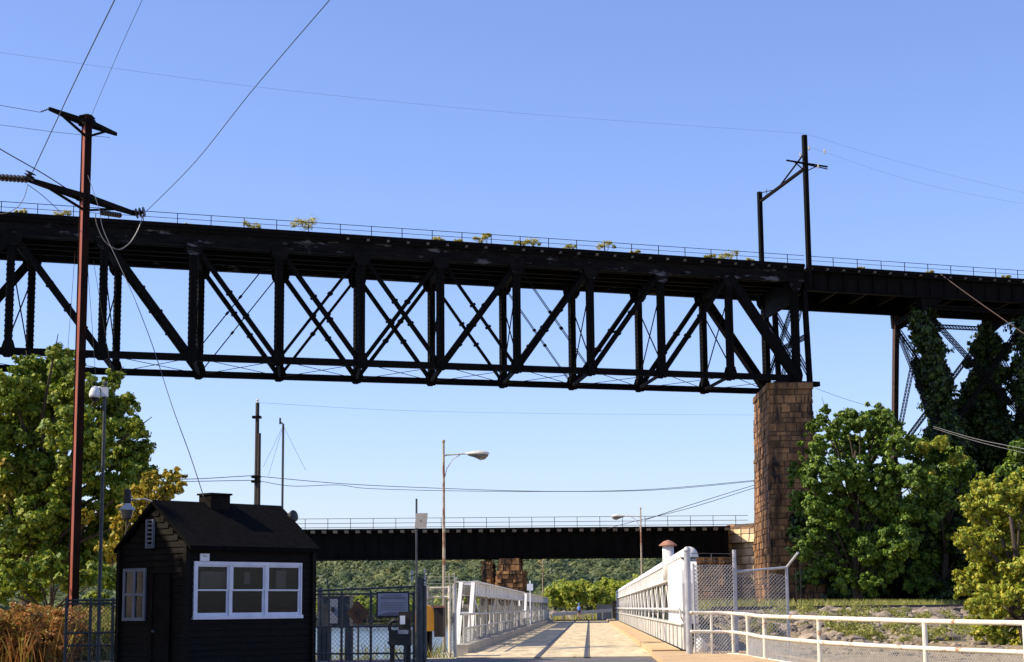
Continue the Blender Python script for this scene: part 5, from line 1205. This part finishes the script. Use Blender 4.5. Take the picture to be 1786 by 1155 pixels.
# ------------------------------------------------------------ trees
def gz(x, y): return hgt(x, y)
bl1 = pxblobs([(20, 680, 50), (70, 660, 42), (108, 640, 36), (150, 680, 40), (60, 720, 55), (0, 760, 60), (120, 750, 55), (190, 720, 40), (215, 745, 36), (60, 810, 60), (150, 820, 50), (215, 800, 42), (20, 860, 55), (110, 880, 55), (190, 870, 44), (50, 930, 50), (130, 950, 45), (10, 960, 45), (185, 940, 40), (225, 850, 34), (-40, 820, 60), (-60, 720, 60), (240, 790, 30), (250, 830, 26), (235, 750, 20), (245, 900, 24), (85, 840, 50), (60, 895, 50), (105, 925, 45), (40, 700, 45), (100, 705, 44), (160, 760, 46), (175, 920, 40), (20, 910, 50), (95, 615, 16), (50, 640, 24), (195, 665, 22), (160, 990, 40), (90, 985, 40), (215, 705, 24)], 72, 2.6)
tree('leafy_tree', 'large sunlit green tree behind the red pole at the left edge', 'tree', (gx(40, 73), 73, 0), bl1, .34, 'leafA', .10, 3600, None, .3, [(pxblobs([(5, 815, 18), (12, 868, 16), (150, 900, 14)], 70, .4), 'leafY', 900)])
bl2 = pxblobs([(300, 832, 20), (285, 860, 22), (262, 838, 20), (250, 862, 26), (310, 850, 12), (235, 890, 28), (270, 880, 18), (215, 920, 30), (195, 960, 28)], 64, 1)
tree('maple_tree', 'yellowing maple branch tree just left of the hut roof', 'tree', (gx(210, 64), 64, 0), bl2, .16, 'leafY', .10, 1700, None, .3)
bl2 = pxblobs([(30, 1000, 34), (80, 990, 32), (120, 1010, 28), (60, 1030, 26), (0, 1030, 30), (160, 1000, 26), (195, 1010, 24), (170, 1050, 26), (190, 1090, 26), (-40, 1000, 40)], 62, 1.5)
tree('shrub', 'bright green shrub at the foot of the left trees', 'shrub', (gx(80, 62.5), 62.5, 0), bl2, .12, 'leafA', .11, 1500, None, .35)
# russet brush
def gbr():
    x = gx(R.uniform(-60, 118), 50); y = R.uniform(47, 56); return (x + R.gauss(0, .3), y, 0)
grass(900, gbr, 1.0, 'brush', 'dry_brush', 'russet dry brush filling the ground at the lower left edge', 'brush', .012, 12)
P = clumps([((gx(R.uniform(-60, 112), 50), R.uniform(48, 56), R.uniform(.1, 1.5) * R.uniform(.6, 1)), R.uniform(.15, .4)) for _ in range(560)], 1900, .4); v, q = leaf_quads(P, .05, .2)
o = npmesh('dry_leaves', v, q, 'brush'); tag(o, 'rusty leaves on the dry brush at the lower left', 'brush', kind='stuff')
def gun():
    x = gx(R.uniform(110, 330), 58); y = R.uniform(52, 64); return (x, y, 0)
grass(9000, gun, 1.3, 'weed', 'undergrowth', 'green and tan undergrowth behind the left fence', 'undergrowth', .022, 13)
# right side trees
Y = 176
bl3 = pxblobs([(1440, 715, 9), (1432, 735, 14), (1415, 745, 12), (1455, 750, 24), (1500, 735, 30), (1535, 725, 24), (1545, 745, 24), (1475, 775, 36), (1425, 780, 28), (1525, 775, 36), (1565, 775, 30), (1405, 825, 30), (1445, 830, 40), (1500, 830, 40), (1555, 830, 40), (1400, 880, 26), (1440, 890, 42), (1500, 890, 42), (1555, 890, 40), (1415, 935, 28), (1455, 955, 38), (1515, 950, 42), (1570, 940, 40), (1450, 985, 22), (1500, 990, 28), (1550, 985, 30), (1600, 840, 32), (1600, 900, 34), (1400, 960, 22), (1420, 1000, 20), (1470, 1015, 24), (1520, 1020, 24), (1480, 870, 40), (1530, 870, 36), (1475, 730, 20)], Y, 3.5)
tree('maple_tree', 'large dense dark green maple beside the stone pier', 'tree', (gx(1500, Y), Y, 1), bl3, .42, 'leafM', .175, 1250, None, .24)
bl4 = pxblobs([(1600, 785, 26), (1640, 780, 22), (1665, 795, 20), (1620, 820, 34), (1665, 830, 30), (1690, 815, 16), (1635, 870, 38), (1690, 870, 30), (1640, 930, 42), (1690, 930, 34), (1610, 980, 36), (1670, 985, 40), (1730, 960, 40), (1700, 1010, 34), (1740, 1000, 40), (1600, 1015, 30), (1640, 1020, 30), (1680, 1025, 26), (1720, 900, 34), (1720, 850, 22)], 184, 3.5)
tree('broadleaf_tree', 'mid green tree between the large maple and the ivy covered tower', 'tree', (gx(1650, 184), 184, 1), bl4, .38, 'leafM', .18, 1200, None, .27, [(pxblobs([(1640, 772, 14), (1668, 800, 13), (1612, 780, 12), (1625, 825, 6)], 180, 1), 'leafL', 700)])
bl5 = pxblobs([(1780, 785, 22), (1765, 815, 24), (1800, 830, 34), (1790, 870, 30)], 172, 2)
tree('broadleaf_tree', 'green tree top at the right edge above the yellow green tree', 'tree', (gx(1800, 172), 172, 1), bl5, .3, 'leafM', .22, 1000, None, .32)
bl6 = pxblobs([(1715, 850, 24), (1750, 860, 32), (1790, 865, 40), (1695, 885, 22), (1735, 900, 38), (1780, 920, 48), (1680, 938, 18), (1710, 945, 34), (1750, 970, 40), (1800, 985, 46), (1725, 985, 26), (1690, 1010, 26), (1730, 1020, 36), (1780, 1035, 44), (1675, 1030, 16), (1710, 1050, 30), (1740, 1080, 34), (1785, 1090, 38), (1840, 900, 50), (1840, 1000, 50), (1715, 1095, 24), (1735, 1112, 24), (1780, 1120, 26)], 84, 2.4)
tree('young_maple', 'yellow green maple in full sun at the right edge', 'tree', (gx(1790, 84), 84, gz(gx(1790, 84), 84)), bl6, .22, 'leafL', .10, 2300, None, .32)
# dark undergrowth wall behind the track
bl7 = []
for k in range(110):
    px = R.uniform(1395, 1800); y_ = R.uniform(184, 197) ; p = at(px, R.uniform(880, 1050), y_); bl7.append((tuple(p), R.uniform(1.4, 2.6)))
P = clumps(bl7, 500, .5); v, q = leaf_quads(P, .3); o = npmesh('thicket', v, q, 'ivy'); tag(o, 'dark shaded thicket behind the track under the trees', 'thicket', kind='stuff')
# off-frame trees on the left that shade the hut and gate
for k, (x, y, h, r_) in enumerate(((-17.5, 27, 12.5, 3.3), (-20.5, 33.5, 14, 3.6), (-15.5, 20.5, 12, 3.2), (-19.5, 41, 13.5, 3.0), (-20.6, 45.6, 17, 2.9), (-20.4, 37.4, 14, 3.3))):
    bb = [((x + R.uniform(-.5, .5) * r_, y + R.uniform(-.5, .5) * r_, h * R.uniform(.5 if k == 4 else .28, .9)), r_ * R.uniform(.45, .7)) for _ in range(11)]
    tree('broadleaf_tree', ('shade tree left of the hut, nearest the viewer but one', 'tallest shade tree left of the hut', 'shade tree nearest the viewer on the left', 'shade tree left of the camera pole', 'slender tall shade tree beside the dry brush', 'broad shade tree straight left of the hut gable')[k], 'tree', (x, y, 0), bb, .26, 'leafA', .22, 700, None, .4)
# bright riverside trees beyond the bridge end and on the left shore
for k, (px, py, rp_, Y) in enumerate(((968, 1040, 12, 300), (985, 1030, 15, 330), (1005, 1036, 16, 300), (1025, 1028, 17, 330), (1045, 1036, 16, 305), (1065, 1028, 18, 330), (1085, 1036, 18, 310), (1105, 1030, 18, 330), (1125, 1036, 18, 310), (1150, 1032, 18, 325), (950, 1044, 10, 330), (1180, 1034, 18, 315))):
    c = at(px, py, Y); r_ = 1.25 * rp_ * Y / F
    bb = [((c.x + R.uniform(-.8, .8) * r_, c.y + R.uniform(-.6, .6) * r_, c.z + R.uniform(-.8, .6) * r_), r_ * R.uniform(.45, .75)) for _ in range(8)]
    tree('riverside_tree', 'bright yellow green riverside tree beyond the far end of the bridge', 'tree', (c.x, c.y, -.3), bb, .16, 'bright', .28, 420, 'bright riverside trees beyond the bridge', .4)
for k, px in enumerate((560, 590, 620, 640, 660, 690, 715, 780, 800, 820, 835, 850)):
    Y = 560 + R.uniform(-20, 20); c = at(px, 1052, Y); r_ = R.uniform(10, 16) * Y / F
    bb = [((c.x + R.uniform(-.9, .9) * r_, c.y + R.uniform(-.6, .6) * r_, c.z + R.uniform(-1, .4) * r_), r_ * R.uniform(.45, .7)) for _ in range(7)]
    tree('riverside_tree', 'pale yellow green tree on the far left shore of the river', 'tree', (c.x, c.y, -4.4), bb, .2, 'bright', .45, 260, 'pale trees on the far left shore', .4)
# ------------------------------------------------------------ far hill with woods
def hill(x, y):
    z = -5 + 42 * sst(660, 1260, y + 30 * math.sin(x * .006)) ** .9
    return z + 1.6 * math.sin(x * .02 + 1) * sst(700, 900, y) + 1.6 * math.sin(x * .047 + y * .02) * sst(700, 900, y)
hx_ = [-1400 + 50 * i for i in range(57)]; hy_ = [600, 640, 670] + [690 + 30 * i for i in range(30)] + [1700, 2200]
hv = [(x, y, hill(x, y) if y > 650 else -6) for y in hy_ for x in hx_]; nx = len(hx_)
hm = MB(); hm.add(hv, [(j * nx + i, j * nx + i + 1, (j + 1) * nx + i + 1, (j + 1) * nx + i) for j in range(len(hy_) - 1) for i in range(nx - 1)]); tag(hm.build('hills', 'hill', None, True), kind='structure')
def island(): pass
protos = []
for k in range(6):
    d = NR.normal(size=(230, 3)); d /= np.linalg.norm(d, axis=1)[:, None]; d[:, 2] = np.abs(d[:, 2]) * 1.05 - .15
    d *= NR.uniform(.75, 1.08, (230, 1)); d *= (1 + .16 * np.sin(5 * d[:, :1] + k) * np.cos(4 * d[:, 1:2])); protos.append(d)
V_, nt_ = [], 0
yy = 640.0
while yy < 1290:
    xx = -330 + (yy - 640) * -.18
    while xx < 330:
        x = xx + R.uniform(-4, 4); y = yy + R.uniform(-4, 4); r_ = R.uniform(3.2, 6.6)
        V_.append(np.concatenate([protos[nt_ % 6] * [r_, r_, r_ * R.uniform(.9, 1.25)] + [x, y, hill(x, y) + 5], protos[nt_ % 6] * 1.6], 1)); nt_ += 1
        xx += 8.8
    yy += 9.5
P = np.concatenate(V_); v, q = leaf_quads(P, 1.05, .3, .8, .5); o = npmesh('hillside_forest', v, q, 'hill'); tag(o, 'hazy wooded hillside across the river seen under the low bridge', 'forest', kind='stuff')
